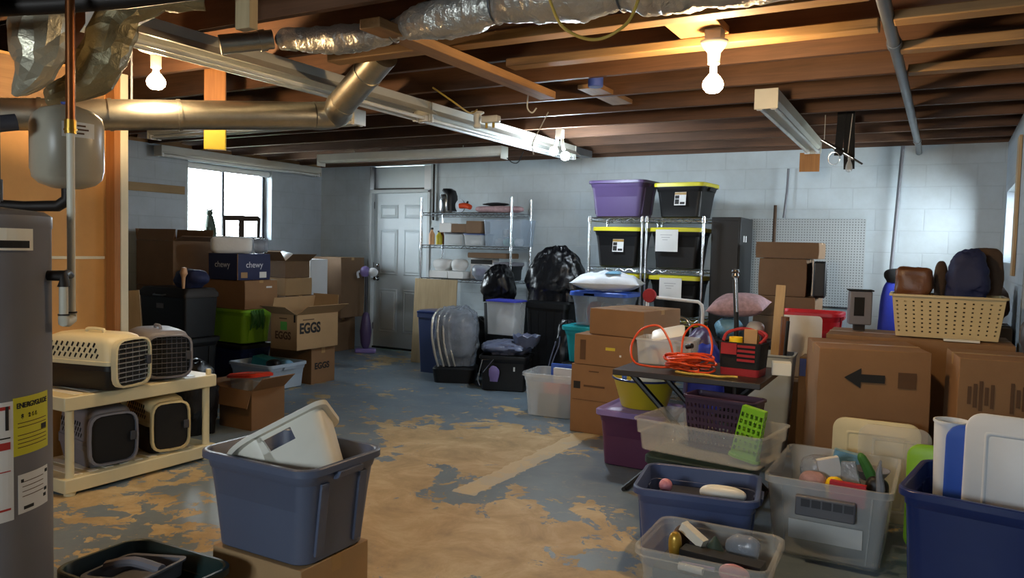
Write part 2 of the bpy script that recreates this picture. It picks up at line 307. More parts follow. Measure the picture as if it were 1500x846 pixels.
WY0, WY1, WZ0, WZ1 = 5.90, 7.15, 1.40, 2.28
struct('wall_left', wall_pieces(MB(), 1, YN, YB, XL-.22, XL, [(WY0, WY1, WZ0, WZ1)]), 'wall_y')
QY0, QY1, QZ0, QZ1 = 6.60, 7.83, 1.36, 1.96
struct('wall_right', wall_pieces(MB(), 1, 5.75, YB, XR, XR+.22, [(QY0, QY1, QZ0, QZ1)]), 'wall_y')
struct('wall_jog', wall_pieces(MB(), 0, XR+.22, XJ, 5.75, 5.95, []), 'wall_x')
struct('wall_side', wall_pieces(MB(), 1, YN, 5.75, XJ, XJ+.2, []), 'wall_y')
struct('wall_front', wall_pieces(MB(), 0, XL-.25, XJ+.25, YN-.2, YN, [(-2.1, -.8, 1.25, 2.0)]), 'wall_x')  # hole for the added window
struct('ceiling', MB().box(XL-.3, YN-.3, ZD, XJ+.3, YB+.3, ZD+.05), 'deck')
struct('trim_1', MB().box(XL-.22, YB+.01, ZW+.002, XJ+.25, YB+.05, ZD-.002), 'joist', bevel=.003)              # rim joist on the back wall
struct('trim_2', MB().box(XL-.2, YN, ZW+.002, XL-.01, YB-.01, ZW+.04), 'joist_y', bevel=.003)
struct('trim_3', MB().box(XL-.24, YN, ZW+.045, XL-.2, YB-.01, ZD-.002), 'joist_y')
struct('trim_4', MB().box(XR+.18, 5.75, ZW+.002, XR+.22, YB, ZD-.002), 'joist_y')
struct('trim_5', MB().box(XJ+.16, YN, ZW+.002, XJ+.2, 5.75, ZD-.002), 'joist_y')
struct('trim_19', MB().box(XR+.2, 5.90, ZW+.002, XJ+.2, 5.94, ZD-.002), 'joist')
struct('trim_6', MB().box(XL, YN-.1, ZW+.002, XJ, YN-.05, ZD-.002), 'joist')
# joists, one object each
rnd = random.Random(4)
y = 7.66; k = 0
while y > -2.4:
    x1 = -.27 if y > 1.5 else XJ-.05
    struct('ceiling_joist', MB().box(XL-.19, y-.02, 2.405, x1, y+.02, ZD-.002), 'joist', bevel=.003)
    if y > 1.5: struct('ceiling_joist', MB().box(-.29, y-.065, 2.405, (XJ-.05 if y < 5.7 else XR+.17), y-.024, ZD-.002), 'joist', bevel=.003)
    y -= .56; k += 1
# nailed-up strapping boards
for (x0, x1, yy, z) in ((-2.95, -.30, 3.22, 2.35), (-2.12, -.30, 3.70, 2.35), (-.24, .95, 3.62, 2.35), (-.24, .95, 4.14, 2.35), (-.23, .95, 4.72, 2.365)):
    struct('ceiling_strapping', MB().box(x0, yy-.05, z, x1, yy+.05, z+.045), 'joist_new', bevel=.006)
struct('ceiling_strapping', MB().box(-2.255, 2.62, 2.30, -2.145, 4.32, 2.345), 'joist_y', bevel=.005)
struct('ceiling_blocking', MB().box(-2.13, 4.60, 2.41, -1.98, 5.20, 2.44), 'joist_y', bevel=.003)
struct('ceiling_blocking', MB().box(-1.16, 3.30, 2.395, -.93, 3.66, 2.43), 'joist_y', bevel=.003)
# left partition: panel, stud, pale edge
struct('wall_partition', MB().box(-4.64, .2, 0, -4.62, 3.03, 2.40), 'panel')
struct('trim_7', MB().box(-4.618, 3.0, 0, -4.53, 3.04, 2.40), 'stud', bevel=.003)
struct('trim_8', MB().box(-4.66, 3.042, 0, -4.53, 3.095, 2.40), 'cream_edge', bevel=.004)
struct('trim_9', MB().box(-4.618, .2, 1.245, -4.60, 2.98, 1.262), 'cream_edge')
struct('trim_10', MB().box(-4.618, 2.28, 0, -4.585, 2.32, 2.4), 'panel', bevel=.002)
struct('trim_11', MB().box(-4.619, .3, 2.10, -4.60, 2.98, 2.38), 'joist_y', bevel=.002)

# door in the back wall
d = struct('door_1', MB().box(DX0+.045, YB+.045, .03, DX1-.045, YB+.085, DZ-.03), 'doorp', bevel=.002)
pw, DW = .27, DX1-DX0-.09
for cx in (DX0+.045+DW*.28, DX1-.045-DW*.28):
    for (z0, z1) in ((1.72, 1.90), (.98, 1.58), (.22, .80)):
        p = MB()
        w2, h2 = .30/2, (z1-z0)/2; cz = (z0+z1)/2
        lv = [(w2, h2, 0), (w2-.018, h2-.018, -.010), (w2-.03, h2-.03, -.004), (w2-.05, h2-.05, -.012)]
        p.loops([[(cx-a, YB+.044+o_, cz-b), (cx+a, YB+.044+o_, cz-b), (cx+a, YB+.044+o_, cz+b), (cx-a, YB+.044+o_, cz+b)] for a, b, o_ in lv], False, True)
        p.build('raised_panel', 'doorp', d, smooth=False)
kn = MB().lathe([(.0, 0), (.031, .001), (.031, .008), (.012, .012), (.012, .035), (.026, .045), (.030, .058), (.024, .07), (0, .074)], 20, Matrix.Rotation(PI/2, 4, 'X'))
kn.build('door_knob', 'chrome', d, loc=(DX0+.115, YB+.044, .93))
MB().lathe([(0, 0), (.028, 0), (.028, .012), (.020, .018), (0, .02)], 20, Matrix.Rotation(PI/2, 4, 'X')).build('deadbolt', 'chrome', d, loc=(DX0+.115, YB+.044, 1.10))
MB().box(DX0+.05, YB+.02, .004, DX1-.05, YB+.09, .028).build('threshold', 'dark', d)
for z in (.25, 1.05, 1.85): MB().box(DX0+.035, YB+.035, z, DX0+.05, YB+.045, z+.09).build('hinge', 'steel', d)
fr = MB().box(DX0, YB-.015, 0, DX0+.042, YB+.1, DZ).box(DX1-.042, YB-.015, 0, DX1, YB+.1, DZ).box(DX0, YB-.015, DZ-.028, DX1, YB+.1, DZ+.012)
struct('trim_12', fr, 'trimp', bevel=.003)
struct('trim_13', MB().box(DX0+.001, YB+.03, DZ+.014, DX1-.001, YB+.06, 2.395), 'doorp')
struct('trim_14', MB().box(DX0+.002, YB-.012, DZ+.014, DX0+.075, YB+.028, 2.395), 'steel', bevel=.003)
struct('trim_15', MB().box(DX1-.11, YB+.01, DZ+.014, DX1-.002, YB+.028, 2.395), 'white')
struct('trim_16', MB().box(DX0+.076, YB+.0, DZ+.014, DX1-.11, YB+.028, DZ+.034), 'iron')

# windows
def window(name, axis_x, y0, y1, z0, z1, out, mull, sill=True):
    s = -1 if out < 0 else 1
    xw = XL if out < 0 else XR
    xg = xw+s*.15
    w = struct(name, MB().box(xg-.004, y0+.03, z0+.03, xg+.004, y1-.03, z1-.03), 'glass', smooth=False)
    f = MB()
    for a, b, c_, d_ in ((y0+.002, y0+.035, z0+.002, z1-.002), (y1-.035, y1-.002, z0+.002, z1-.002), (y0+.035, y1-.035, z0+.002, z0+.035), (y0+.035, y1-.035, z1-.035, z1-.002)):
        f.box(xg-.025, a, c_, xg+.025, b, d_)
    f.build('frame', 'trimp' if s > 0 else 'dgrey', w, bevel=.003)
    for m_ in mull: MB().box(xg-.022, m_-.016, z0+.036, xg+.022, m_+.016, z1-.036).build('mullion', 'dgrey', w)
    return w
w1 = window('window_1', 0, WY0, WY1, WZ0, WZ1, -1, [6.50])
one('window_shade', MB().tube([(XL-.06, WY0+.01, WZ1-.05), (XL-.06, WY1-.01, WZ1-.05)], .035, 16), 'white', 'rolled up white shade at the top of the bright window', 'shade')
w2 = window('window_2', 0, QY0, QY1, QZ0, QZ1, 1, [7.2])
w3 = struct('added_window', MB().box(-2.07, YN-.104, 1.28, -.83, YN-.096, 1.97), 'glass', smooth=False)     # added, unseen window behind the camera, put in to light the near bins
f3 = MB()
for a_, b_, c_, d_ in ((-2.098, -2.065, 1.252, 1.998), (-.835, -.802, 1.252, 1.998), (-2.065, -.835, 1.252, 1.285), (-2.065, -.835, 1.965, 1.998), (-1.47, -1.43, 1.285, 1.965)): f3.box(a_, YN-.12, c_, b_, YN-.08, d_)
f3.build('frame', 'trimp', w3)
struct('trim_17', MB().box(XR-.022, 6.42, 1.27, XR-.002, 6.585, 2.25), 'plank', bevel=.003)
# yard outside the windows: ground and shrubs seen, blown out, through the glass
struct('ground_outside', MB().box(-30, -20, -.3, -8.1, 40, -.2), 'gravel')
struct('ground_outside', MB().box(.75, 6.0, .2, 30, 40, .4), 'gravel')
rs = random.Random(2)
for i in range(4):
    a = MB().lump(1.6+rs.random(), 1.6, 1.1+rs.random()*.75, i, .22, 2.2, 26, 16, 3., fine=.2)
    o = one('garden_shrub', a, 'leaf', 'leafy green shrub growing outside the bright window', 'shrub', (-12.0-rs.random()*3, 7.6+i*2.5, -.2), 0, 'shrubs outside the window')

# ---------------------------------------------------------------- lamps
WARM = (1, .70, .38); COOL = (.74, .88, 1.0)
def lamp(name, label, loc, power, col, ztop, kind):
    r = root(name, label, 'lamp', loc)
    h = ztop-loc[2]
    if kind == 'box':
        MB().cbox((0, 0, h-.025), (.075, .075, .05)).build('junction_box', 'porcelain', r, bevel=.004)
        MB().lathe([(.045, h-.055), (.062, h-.052), (.062, h-.062), (.045, h-.085), (.030, h-.105), (.027, h-.155), (.018, h-.16)], 24).build('lampholder', 'porcelain', r)
    elif kind == 'plate':
        MB().lathe([(.05, h+.028), (.05, h), (.085, h-.002), (.085, h-.014), (.05, h-.022), (.028, h-.035), (.026, h-.10), (.015, h-.105)], 24).build('lampholder', 'porcelain', r)
    else:
        MB().lathe([(.02, h), (.035, h-.005), (.035, h-.05), (.02, h-.055)], 20).build('lampholder', 'porcelain', r)
    zb = h-(.15 if kind == 'box' else .095 if kind == 'plate' else .05)
    b = MB().lathe([(.013, zb), (.016, .045), (.03, .03), (.043, .012), (.047, -.004), (.043, -.022), (.028, -.038), (.0, -.043)], 24)
    b.build('bulb', glow(name+'_glow', col, power), r); return r
lamp('ceiling_bulb', 'glowing warm bulb in a white box lampholder under the right joists', (-.97, 3.56, 2.150), 620, WARM, 2.394, 'box')
lamp('ceiling_bulb', 'glowing warm bulb in a round white lampholder behind the strip lights', (-3.67, 2.665, 2.205), 620, WARM, 2.375, 'plate')
r = root('utility_lamp', 'cold white twin bulb lamp at the far end of the strip lights', 'lamp', (-2.96, 6.06, 2.21))
MB().box(-.03, -.03, .12, .03, .03, .2).build('lampholder', 'porcelain', r, bevel=.004)
MB().tube([(-.04, 0, .05), (-.02, 0, .12)], .014).tube([(.05, -.02, .02), (.02, 0, .12)], .014).build('socket', 'porcelain', r)
for c in ((-.055, 0, .015), (.07, -.03, -.035)):
    MB().lathe([(.012, .035), (.03, .024), (.04, 0), (.03, -.028), (0, -.04)], 20, c=c).build('bulb', glow('cool_glow', COOL, 560), r)

# ---------------------------------------------------------------- strip lights
def strip(label, p0, p1, w=.13, h=.075, tubes=True, refl=0, group=None, hang=0):
    p0, p1 = Vector(p0), Vector(p1); Ln = (p1-p0).length
    r = root('strip_light', label, 'light fixture', p0, 0, group); r.rotation_euler = (0, 0, math.atan2(p1.y-p0.y, p1.x-p0.x))
    b = MB()
    if refl:
        b.loops([[(x, -w/2, h), (x, -w/2, h-.05), (x, -refl/2, 0), (x, -refl/2+.006, 0), (x, -w/2+.01, h-.055), (x, w/2-.01, h-.055), (x, refl/2-.006, 0), (x, refl/2, 0), (x, w/2, h-.05), (x, w/2, h)] for x in (0, Ln)])
        b.build('reflector', 'fixture', r, smooth=False)
    else:
        b.loops([[(x, -w/2, h), (x, -w/2, .02), (x, -w/2+.02, 0), (x, w/2-.02, 0), (x, w/2, .02), (x, w/2, h)] for x in (0, Ln)]); b.build('housing', 'fixture', r, smooth=False)
    for x in (-.012, Ln):
        MB().box(x, -w/2-.006, -.035, x+.012, w/2+.006, h).build('end_cap', 'fixture', r, bevel=.003)
    if tubes:
        for s in (-1, 1):
            y_ = s*(w/2-.022); zz = -.02
            MB().tube([(.03, y_, zz), (Ln-.03, y_, zz)], .013, 10).build('lamp_tube', 'tube', r)
            for x in (.004, Ln-.028): MB().box(x, y_-.017, zz-.018, x+.024, y_+.017, 0).build('tube_socket', 'white', r, bevel=.003)
    if hang:
        for x in (Ln*.2, Ln*.8): MB().tube([(x, 0, h), (x, 0, h+hang)], .004, 6).build('hanger', 'wcord', r)
    return r
strip('near white reflector strip light running under the joists', (-3.32, 2.12, 2.30), (-3.32, 4.54, 2.30), .13, .10, True, .26)
strip('far white reflector strip light ending at the cold white lamp', (-3.32, 4.58, 2.30), (-3.32, 7.02, 2.30), .13, .10, True, .26)
struct('trim_18', MB().box(-3.38, 7.05, 2.33, -3.26, 7.45, 2.40), 'steel', bevel=.003)
strip('white strip light hung along the back wall over the door', (-6.22, 6.62, 2.28), (-3.84, 6.62, 2.28), .12, .09, False, 0, None, .03)
strip('white strip light half hidden behind the round duct', (-6.25, 4.52, 2.30), (-3.88, 4.52, 2.30), .12, .08)
strip('white strip light along the left wall above the window', (-7.42, 5.42, 2.30), (-7.42, 7.82, 2.30), .12, .08)
strip('white strip light beside the black strap on the right', (-1.02, 4.98, 2.31), (-1.08, 7.30, 2.31), .13, .09)
r = root('porcelain_socket', 'ivory plug socket and lampholder on the side of the strip lights', 'socket', (-3.085, 4.98, 2.31))
MB().lathe([(.02, .085), (.05, .08), (.05, .07), (.03, .062), (.03, .02), (.022, 0), (.03, -.03), (.02, -.04)], 20, c=(-.04, 0, 0)).build('lampholder', 'porcelain', r)
MB().box(.02, -.05, -.01, .16, .01, .04).build('adapter', 'porcelain', r, bevel=.008)
for x in (.06, .12): MB().tube([(x, -.03, -.05), (x, -.03, -.012)], .01, 8).build('prong', 'brass', r)
# ---------------------------------------------------------------- water heater and plumbing
HX, HY, HR = -2.68, 1.233, .27
fa = math.atan2(0-HY, 0-HX)                        # azimuth of the direction that looks at the room's middle
r = root('water_heater', 'tall grey electric water heater with a yellow energy label', 'water heater', (HX, HY, 0))
MB().lathe([(.0, .02), (HR-.01, .02), (HR-.01, .05), (HR, .06), (HR, 1.40), (HR+.003, 1.405), (HR+.003, 1.44), (HR-.02, 1.455), (.05, 1.475), (0, 1.476)], 64).build('tank_body', 'heater', r)
def patch(name, phi0, phi1, z0, z1, m, off=.0015, parent=None, n=12):
    """curved sticker on the tank; phi is measured from the camera-facing side towards the room (right limb = +90)"""
    ls = []
    for rr_ in (HR+.0005, HR+off):
        l = []
        for k in range(n+1):
            a = fa+R(phi0+(phi1-phi0)*k/n); l.append((rr_*math.cos(a), rr_*math.sin(a), z0))
        for k in range(n, -1, -1):
            a = fa+R(phi0+(phi1-phi0)*k/n); l.append((rr_*math.cos(a), rr_*math.sin(a), z1))
        ls.append(l)
    nn = len(ls[0]); mb = MB()
    vs = ls[0]+ls[1]; fs = []
    for k in range(n): fs.append((nn+k, nn+k+1, nn+nn-2-k, nn+nn-1-k))
    for i in range(nn): j = (i+1) % nn; fs.append((i, j, nn+j, nn+i))
    return mb.add(vs, fs).build(name, m, parent or r, smooth=False)
yl = patch('energy_label', 33, 65, .715, .892, 'ylabel')
wl = patch('rating_label', 36, 64, .535, .655, 'paper')
patch('warning_label', -10, 33, .525, .885, 'paper')
for z0, z1, m_ in ((.862, .872, 'ink_r'), (.775, .779, 'ink'), (.742, .764, 'ink_r'), (.675, .678, 'ink_r'), (.558, .564, 'ink_r')): patch('label_bar', -10, 31, z0, z1, m_, .0024)
patch('label_bar', 28, 30, .80, .872, 'ink', .0026)
patch('access_panel', -25, 46, 1.335, 1.40, 'creamw', .014); patch('panel_slot', -25, 43, 1.342, 1.364, 'dark', .0155)
def curved_text(s, phi0, phi1, z, size, m, off=.0022):
    n = len(s)
    for i, ch in enumerate(s):
        if ch == ' ': continue
        a = fa+R(phi0+(phi1-phi0)*(i+.5)/n)
        text(r, ch, size, m, ((HR+off)*math.cos(a), (HR+off)*math.sin(a), z), rot=(PI/2, 0, a+PI/2), sx=.9, bold=.0006)
curved_text('ENERGYGUIDE', 35, 63, .866, .022, 'ink'); curved_text('$ 266', 38, 52, .833, .018, 'ink')
for z in (.812, .80, .775, .762, .75, .738): patch('label_line', 36, 62, z, z+.0022, 'ink_b', .0022)
patch('label_box', 56, 62, .778, .794, 'ink', .0022)
for z in (.63, .615, .60, .585): patch('label_line', 39, 58, z, z+.002, 'ink_b', .0022)
for p0, p1, z0 in ((60, 63, .635), (38, 40, .63), (59, 62, .578), (58, 61, .56), (40, 48, .545)): patch('label_mark', p0, p1, z0, z0+.01, 'ink', .0023)
# relief pipe, valve and copper riser fixed to the tank
def loc(p): return (p[0]-HX, p[1]-HY, p[2])
def wp(x, y, D):   # world point at camera depth D, used as plain survey data
    return None
PV = [(-2.335, 1.335, 1.93), (-2.34, 1.34, 1.80)]
a = fa+R(84)
px, py = (HR+.055)*math.cos(a), (HR+.055)*math.sin(a)
MB().tube([(px, py, 1.12), (px, py, 1.742)], .0125, 14).build('relief_pipe', 'pvc', r)
MB().tube([(px, py, 1.735), (px, py, 2.38)], .0145, 14).build('riser_pipe', 'copper', r)
MB().tube([(px, py, 1.715), (px, py, 1.76)], .0185, 14).tube([(px, py, 1.725), (px, py, 1.73)], .021, 14).build('coupling', 'brass', r)
b2 = fa+R(68); qx, qy = (HR+.045)*math.cos(b2), (HR+.045)*math.sin(b2)
MB().tube([(qx, qy, 1.12), (qx, qy, 1.225)], .0135, 14).build('short_pipe', 'pvc', r)
MB().tube([(HR*.95*math.cos(b2), HR*.95*math.sin(b2), 1.255), (qx, qy, 1.255), (qx, qy, 1.22)], [.016, .02, .018], 12).build('relief_valve', 'iron', r)
MB().tube([(qx, qy, 1.255), ((qx+px)/2, (qy+py)/2, 1.262), (px, py, 1.25)], [.014, .012, .011], 10).build('valve_lever', 'steel', r)
MB().tube([(qx, qy, 1.125), (qx, qy, 1.108), ((qx+px)/2, (qy+py)/2, 1.103), (px, py, 1.108), (px, py, 1.125)], .0165, 12).build('elbow', 'pvc', r)
for (x, y_) in ((qx, qy), (px, py)): MB().tube([(x, y_, 1.128), (x, y_, 1.133)], .0175, 12).build('ring', 'iron', r)

# expansion tank with its brass tee and inlet pipe
r = root('expansion_tank', 'beige expansion tank hanging above the grey water heater', 'tank', (-2.93, 1.75, 0))
MB().lathe([(0, 1.56), (.05, 1.562), (.095, 1.578), (.118, 1.60), (.122, 1.625), (.125, 1.63), (.125, 1.80), (.118, 1.83), (.09, 1.855), (.04, 1.872), (0, 1.875)], 40).build('tank_shell', 'tankp', r)
MB().lathe([(0, 1.876), (.02, 1.876), (.022, 1.885), (.0, 1.89)], 16).build('valve_cap', 'bluecard', r)
MB().tube([(0, 0, 1.566), (0, 0, 1.52), (-.03, -.02, 1.495), (-.13, -.09, 1.49), (-.36, -.26, 1.50)], [.022, .024, .022, .02, .02], 12).build('inlet_pipe', 'iron', r)
a = math.atan2(-1.75, 2.93)
for k in range(1):
    mb = MB(); n = 10; ls = []
    for rr_ in (.1252, .1265):
        ls.append([(rr_*math.cos(a+R(-8+52*i/n)), rr_*math.sin(a+R(-8+52*i/n)), 1.745) for i in range(n+1)]+[(rr_*math.cos(a+R(-8+52*i/n)), rr_*math.sin(a+R(-8+52*i/n)), 1.80) for i in range(n, -1, -1)])
    m_ = 2*(n+1); fs = [(m_+i, m_+i+1, 2*m_-2-i, 2*m_-1-i) for i in range(n)]+[(i, (i+1) % m_, m_+(i+1) % m_, m_+i) for i in range(m_)]
    mb.add(ls[0]+ls[1], fs).build('sticker', 'paper', r, smooth=False)
for i, w_ in enumerate((.05, .07, .04)): MB().box(-w_/2, -.0006, 0, w_/2, .0006, .006).build('label_line', 'ink_b', r, loc=(.1285*math.cos(a+R(16)), .1285*math.sin(a+R(16)), 1.784-.014*i), rot=(0, 0, a+R(16)+PI/2))
# connecting pipes left of it
one('heater_supply_pipe', MB().tube([(-3.05, 1.30, 1.49), (-2.98, 1.42, 1.60), (-2.93, 1.47, 1.70)], .012, 10, sub=4), 'copper', 'thin copper pipe slanting up beside the beige expansion tank', 'pipe')
one('insulated_pipe', MB().tube([(-2.98, 1.30, 1.70), (-2.93, 1.47, 1.76), (-2.90, 1.55, 1.78)], .03, 12), 'dgrey', 'dark grey insulated pipe left of the beige expansion tank', 'pipe')
one('vent_riser', MB().tube([(-2.72, 1.37, 1.485), (-2.72, 1.37, 2.62)], .03, 12).tube([(-2.72, 1.37, 1.49), (-2.72, 1.37, 1.56)], .036, 12), 'iron', 'dark upright pipe at the left edge above the water heater', 'pipe')
DRAIN = [(-2.98, 1.27, 2.10), (-2.66, 1.55, 2.16), (-2.46, 1.67, 2.185), (-2.19, 1.83, 2.235), (-1.99, 1.95, 2.28)]
one('drain_line', MB().tube(DRAIN, .032, 14), 'iron', 'dark pipe crossing before the duct sleeves at upper left', 'pipe')

# ---------------------------------------------------------------- ducts
def crinkled(pts, r, seed, amp=.016):
    mb = MB().tube(pts, r, 15, sub=3)
    mb.v = [tuple(Vector(v)+amp*noise.noise_vector(Vector(v)*16+Vector((seed, 0, 0)))) for v in mb.v]
    return mb
one('flexible_duct', crinkled([(-2.98, 1.77, 2.42), (-3.04, 1.74, 2.30), (-3.055, 1.726, 2.212), (-3.054, 1.719, 2.095), (-3.068, 1.706, 2.003), (-3.127, 1.667, 1.91)], [.09, .105, .108, .10, .07, .01], 1), 'foil_pale', 'pale sagging duct sleeve tapering behind the copper riser', 'duct', smooth=False)
one('flexible_duct', crinkled([(-2.80, 2.26, 2.395), (-2.90, 2.13, 2.375), (-2.99, 2.04, 2.31), (-3.03, 2.00, 2.232), (-3.06, 1.99, 2.136), (-3.10, 1.96, 2.053), (-3.16, 1.92, 1.991), (-3.25, 1.86, 1.945)], [.045, .06, .075, .088, .092, .085, .06, .04], 5), 'foil_old', 'dull grey curved duct sleeve beside the copper riser', 'duct', smooth=False)
def ringed(pts, r0, every):
    return MB().tube(pts, r0, 24)
r = root('round_duct', 'round galvanised duct with an elbow rising to the joists', 'duct', (-3.4, 3.4, 2.0))
o0 = Vector((-3.4, 3.4, 2.0)); L_ = lambda *p: tuple(Vector(p)-o0)
A, B = Vector((-4.35, 1.90, 1.955)), Vector((-3.36, 3.50, 2.14))
d1 = (B-A).normalized()
T1, T0 = Vector((-2.70, 3.34, 2.405)), Vector((-3.18, 3.53, 2.19))
MB().tube([A-o0, B-o0], .082, 28).build('straight_run', 'galv', r)
MB().tube([B-o0, B+d1*.07-o0, Vector((-3.26, 3.60, 2.165))-o0, T0-o0, T0+(T1-T0).normalized()*.05-o0], .084, 28, sub=3).build('elbow', 'galv', r)
MB().tube([T0+(T1-T0).normalized()*.04-o0, T1-o0], .082, 28).build('riser', 'galv', r)
dd = (T1-T0).normalized(); q = T0+dd*.36
MB().tube([q-o0, q+dd*.015-o0], .087, 28).build('seam_ring', 'galv', r)
for t in (.25, .42, .60): c_ = A+(B-A)*t; MB().tube([c_-o0, c_+d1*.02-o0], .087, 28).build('seam_ring', 'galv', r)
c_ = A+(B-A)*.47
MB().tube([c_+Vector((0, .02, .45))-o0, c_+Vector((0, .02, .0))-o0], .006, 6).build('hanger_strap', 'steel', r)
r = root('crossing_duct', 'short metal duct collar feeding the silver flexible duct', 'duct', (-2.9, 2.7, 2.3))
MB().tube([(-.17, -.13, .01), (-.02, .06, .065)], .046, 20).build('collar', 'galv', r); MB().tube([(-.06, .01, .05), (-.04, .035, .058)], .052, 20).build('band', 'galv', r)
PT = [(-2.90, 2.37, .047), (-2.73, 2.353, .058), (-2.517, 2.33, .066), (-2.333, 2.323, .058), (-2.205, 2.336, .042), (-2.085, 2.352, .07), (-1.922, 2.362, .09), (-1.767, 2.375, .088), (-1.674, 2.379, .068), (-1.571, 2.392, .10), (-1.447, 2.398, .115), (-1.268, 2.384, .11), (-1.121, 2.366, .072), (-1.045, 2.368, .10), (-.952, 2.365, .112), (-.837, 2.356, .10), (-.70, 2.35, .10), (-.5, 2.35, .10)]
pts = [(a, 2.80) for a, b, c in PT]; zs = [b for a, b, c in PT]; rs_ = [c for a, b, c in PT]
def wrinkled(pts, rs, seed):
    mb = MB(); mb.tube([(x, y_, z) for (x, y_), z in zip(pts, zs)], rs, 28, sub=10)
    c = 28
    for i, v in enumerate(mb.v):
        p = Vector(v); k = noise.noise(p*22)*.010+noise.noise(p*9+Vector((seed, 0, 0)))*.010+math.sin(p.x*150)*.002
        cx = Vector((p.x, 2.80, 2.37)); mb.v[i] = tuple(p+(p-cx).normalized()*k)
    return mb
fd = one('silver_flexible_duct', wrinkled(pts, rs_, 3), 'foil', 'crinkled silver flexible duct slung in swags under the joists', 'duct')
for x, z, rr_ in ((-2.205, 2.336, .05), (-1.674, 2.379, .076), (-1.121, 2.366, .08)): MB().tube([(x+.0, 2.80+rr_*math.cos(t*PI/10), z+rr_*math.sin(t*PI/10)) for t in range(20)], .004, 6, close=True).build('strap', 'steel', fd)
# hung board with a yellow painted end, seen through the duct
r = root('hanging_board', 'upright wooden board with a bright yellow end behind the round duct', 'board', (-4.10, 3.40, 1.955), 42)
MB().box(-.065, -.02, .135, .065, .02, .56).build('board', 'stud', r, bevel=.003); MB().box(-.065, -.021, 0, .065, .021, .134).build('painted_end', 'yellowp', r, bevel=.003)
one('hanging_pipe', MB().tube([(-.262, 1.9, 2.375), (-.262, 5.4, 2.37), (-.268, 7.80, 2.37), (-.27, 8.015, 2.34)], .026, 14).tube([(-.262, 4.02, 2.375), (-.262, 4.10, 2.375)], .033, 14).tube([(-.268, 7.40, 2.37), (-.268, 7.46, 2.37)], .032, 14), 'steel', 'grey steel pipe running under the right joists to the back wall', 'pipe')
# cables
one('hanging_cable', MB().tube([(-1.37, 2.61, 2.404), (-1.30, 2.61, 2.23), (-1.23, 2.61, 2.165), (-1.145, 2.61, 2.137), (-1.07, 2.615, 2.155), (-1.015, 2.64, 2.22), (-.96, 2.65, 2.404)], .006, 8, sub=8), 'ycord', 'loop of yellow cable hanging by the silver duct', 'cable')
one('pull_cord', MB().tube([(-2.55, 5.02, 2.36), (-2.60, 5.0, 2.25), (-2.66, 5.0, 2.14), (-2.66, 5.02, 2.06)], .004, 6, sub=6), 'wcord', 'long white pull cord dangling beside the strip lights', 'cord')
one('pull_cord', MB().tube([(-2.36, 4.36, 2.36), (-2.37, 4.37, 2.27), (-2.345, 4.39, 2.24), (-2.32, 4.40, 2.27)], .005, 6, sub=6), 'wcord', 'short hooked white cord under the diagonal strapping board', 'cord')
one('hanging_cable', MB().tube([(-2.95, 4.15, 2.40), (-2.92, 4.35, 2.34), (-2.95, 4.6, 2.31), (-3.05, 4.85, 2.38)], .006, 6, sub=6), 'ycord', 'pale cable drooping between the round duct and strip lights', 'cable')
one('lamp_cord', MB().tube([(-3.165, 6.34, 2.27), (-3.08, 6.2, 2.30), (-3.04, 6.14, 2.34), (-3.03, 6.12, 2.402)], .005, 6, sub=6), 'blackfab', 'black cord from the strip light to the cold white lamp', 'cord')
one('lamp_cord', MB().tube([(-3.475, 6.35, 2.27), (-3.58, 6.45, 2.19), (-3.70, 6.55, 2.20), (-3.80, 6.62, 2.255)], .005, 6, sub=6), 'blackfab', 'black cord sagging between the strip light and back fixture', 'cord')
r = one('ceiling_box', MB().lathe([(0, 0), (.042, 0), (.046, .004), (.046, .06), (0, .06)], 24), 'bluecard', 'round blue electrical box among the middle joists', 'electrical box', (-1.90, 4.36, 2.36))
r = root('wood_block_lamp', 'wooden block with a white cap hanging at upper left', 'block', (-2.17, 1.93, 2.115))
MB().box(-.035, -.02, 0, .035, .02, .115).build('block', 'plywood', r, bevel=.003); MB().lathe([(0, .116), (.03, .118), (.04, .14), (.035, .17), (0, .18)], 20).build('cap', 'porcelain', r); MB().tube([(0, 0, .18), (0, 0, .45)], .006, 6).build('stem', 'iron', r)
# right: straps, rod with bulb, cardboard scrap
r = root('hanging_strap', 'black webbing straps hanging under the right joists', 'strap', (-.70, 6.22, 2.02))
MB().box(-.075, -.003, .10, -.02, .003, .44, Matrix.Rotation(R(3), 4, 'Y')).build('webbing', 'blackfab', r)
MB().box(.0, .006, 0, .075, .014, .44, Matrix.Rotation(R(-2), 4, 'Y')).build('webbing', 'blackfab', r); MB().box(-.06, .017, .28, .04, .025, .44).build('webbing', 'blackfab', r)
r = root('curtain_rod', 'silver rod with a clear bulb hanging by the black straps', 'rod', (-.72, 6.06, 2.13))
MB().tube([(-.12, .0, .09), (.10, .02, -.05)], .014, 12).build('rod', 'chrome', r); MB().tube([(-.02, .008, .024), (.03, .012, -.008)], .019, 12).build('sleeve', 'blackfab', r); MB().tube([(.10, .02, -.05), (.16, .03, -.09)], .007, 8).build('tip', 'chrome', r)
MB().lathe([(.008, .03), (.012, .015), (.01, 0), (.022, -.03), (.026, -.055), (.018, -.078), (0, -.085)], 18, c=(.075, .0, -.065)).build('clear_bulb', 'clear', r)
MB().tube([(-.1, 0, .08), (-.1, 0, .27)], .003, 6).build('cord', 'wcord', r); MB().tube([(.06, .02, -.02), (.08, .02, .27)], .003, 6).build('cord', 'wcord', r)
MB().tube([(-.03+.04*math.cos(t*PI/8), .01, -.045+.045*math.sin(t*PI/8)) for t in range(16)], .003, 6, close=True).build('wire_loop', 'chrome', r)
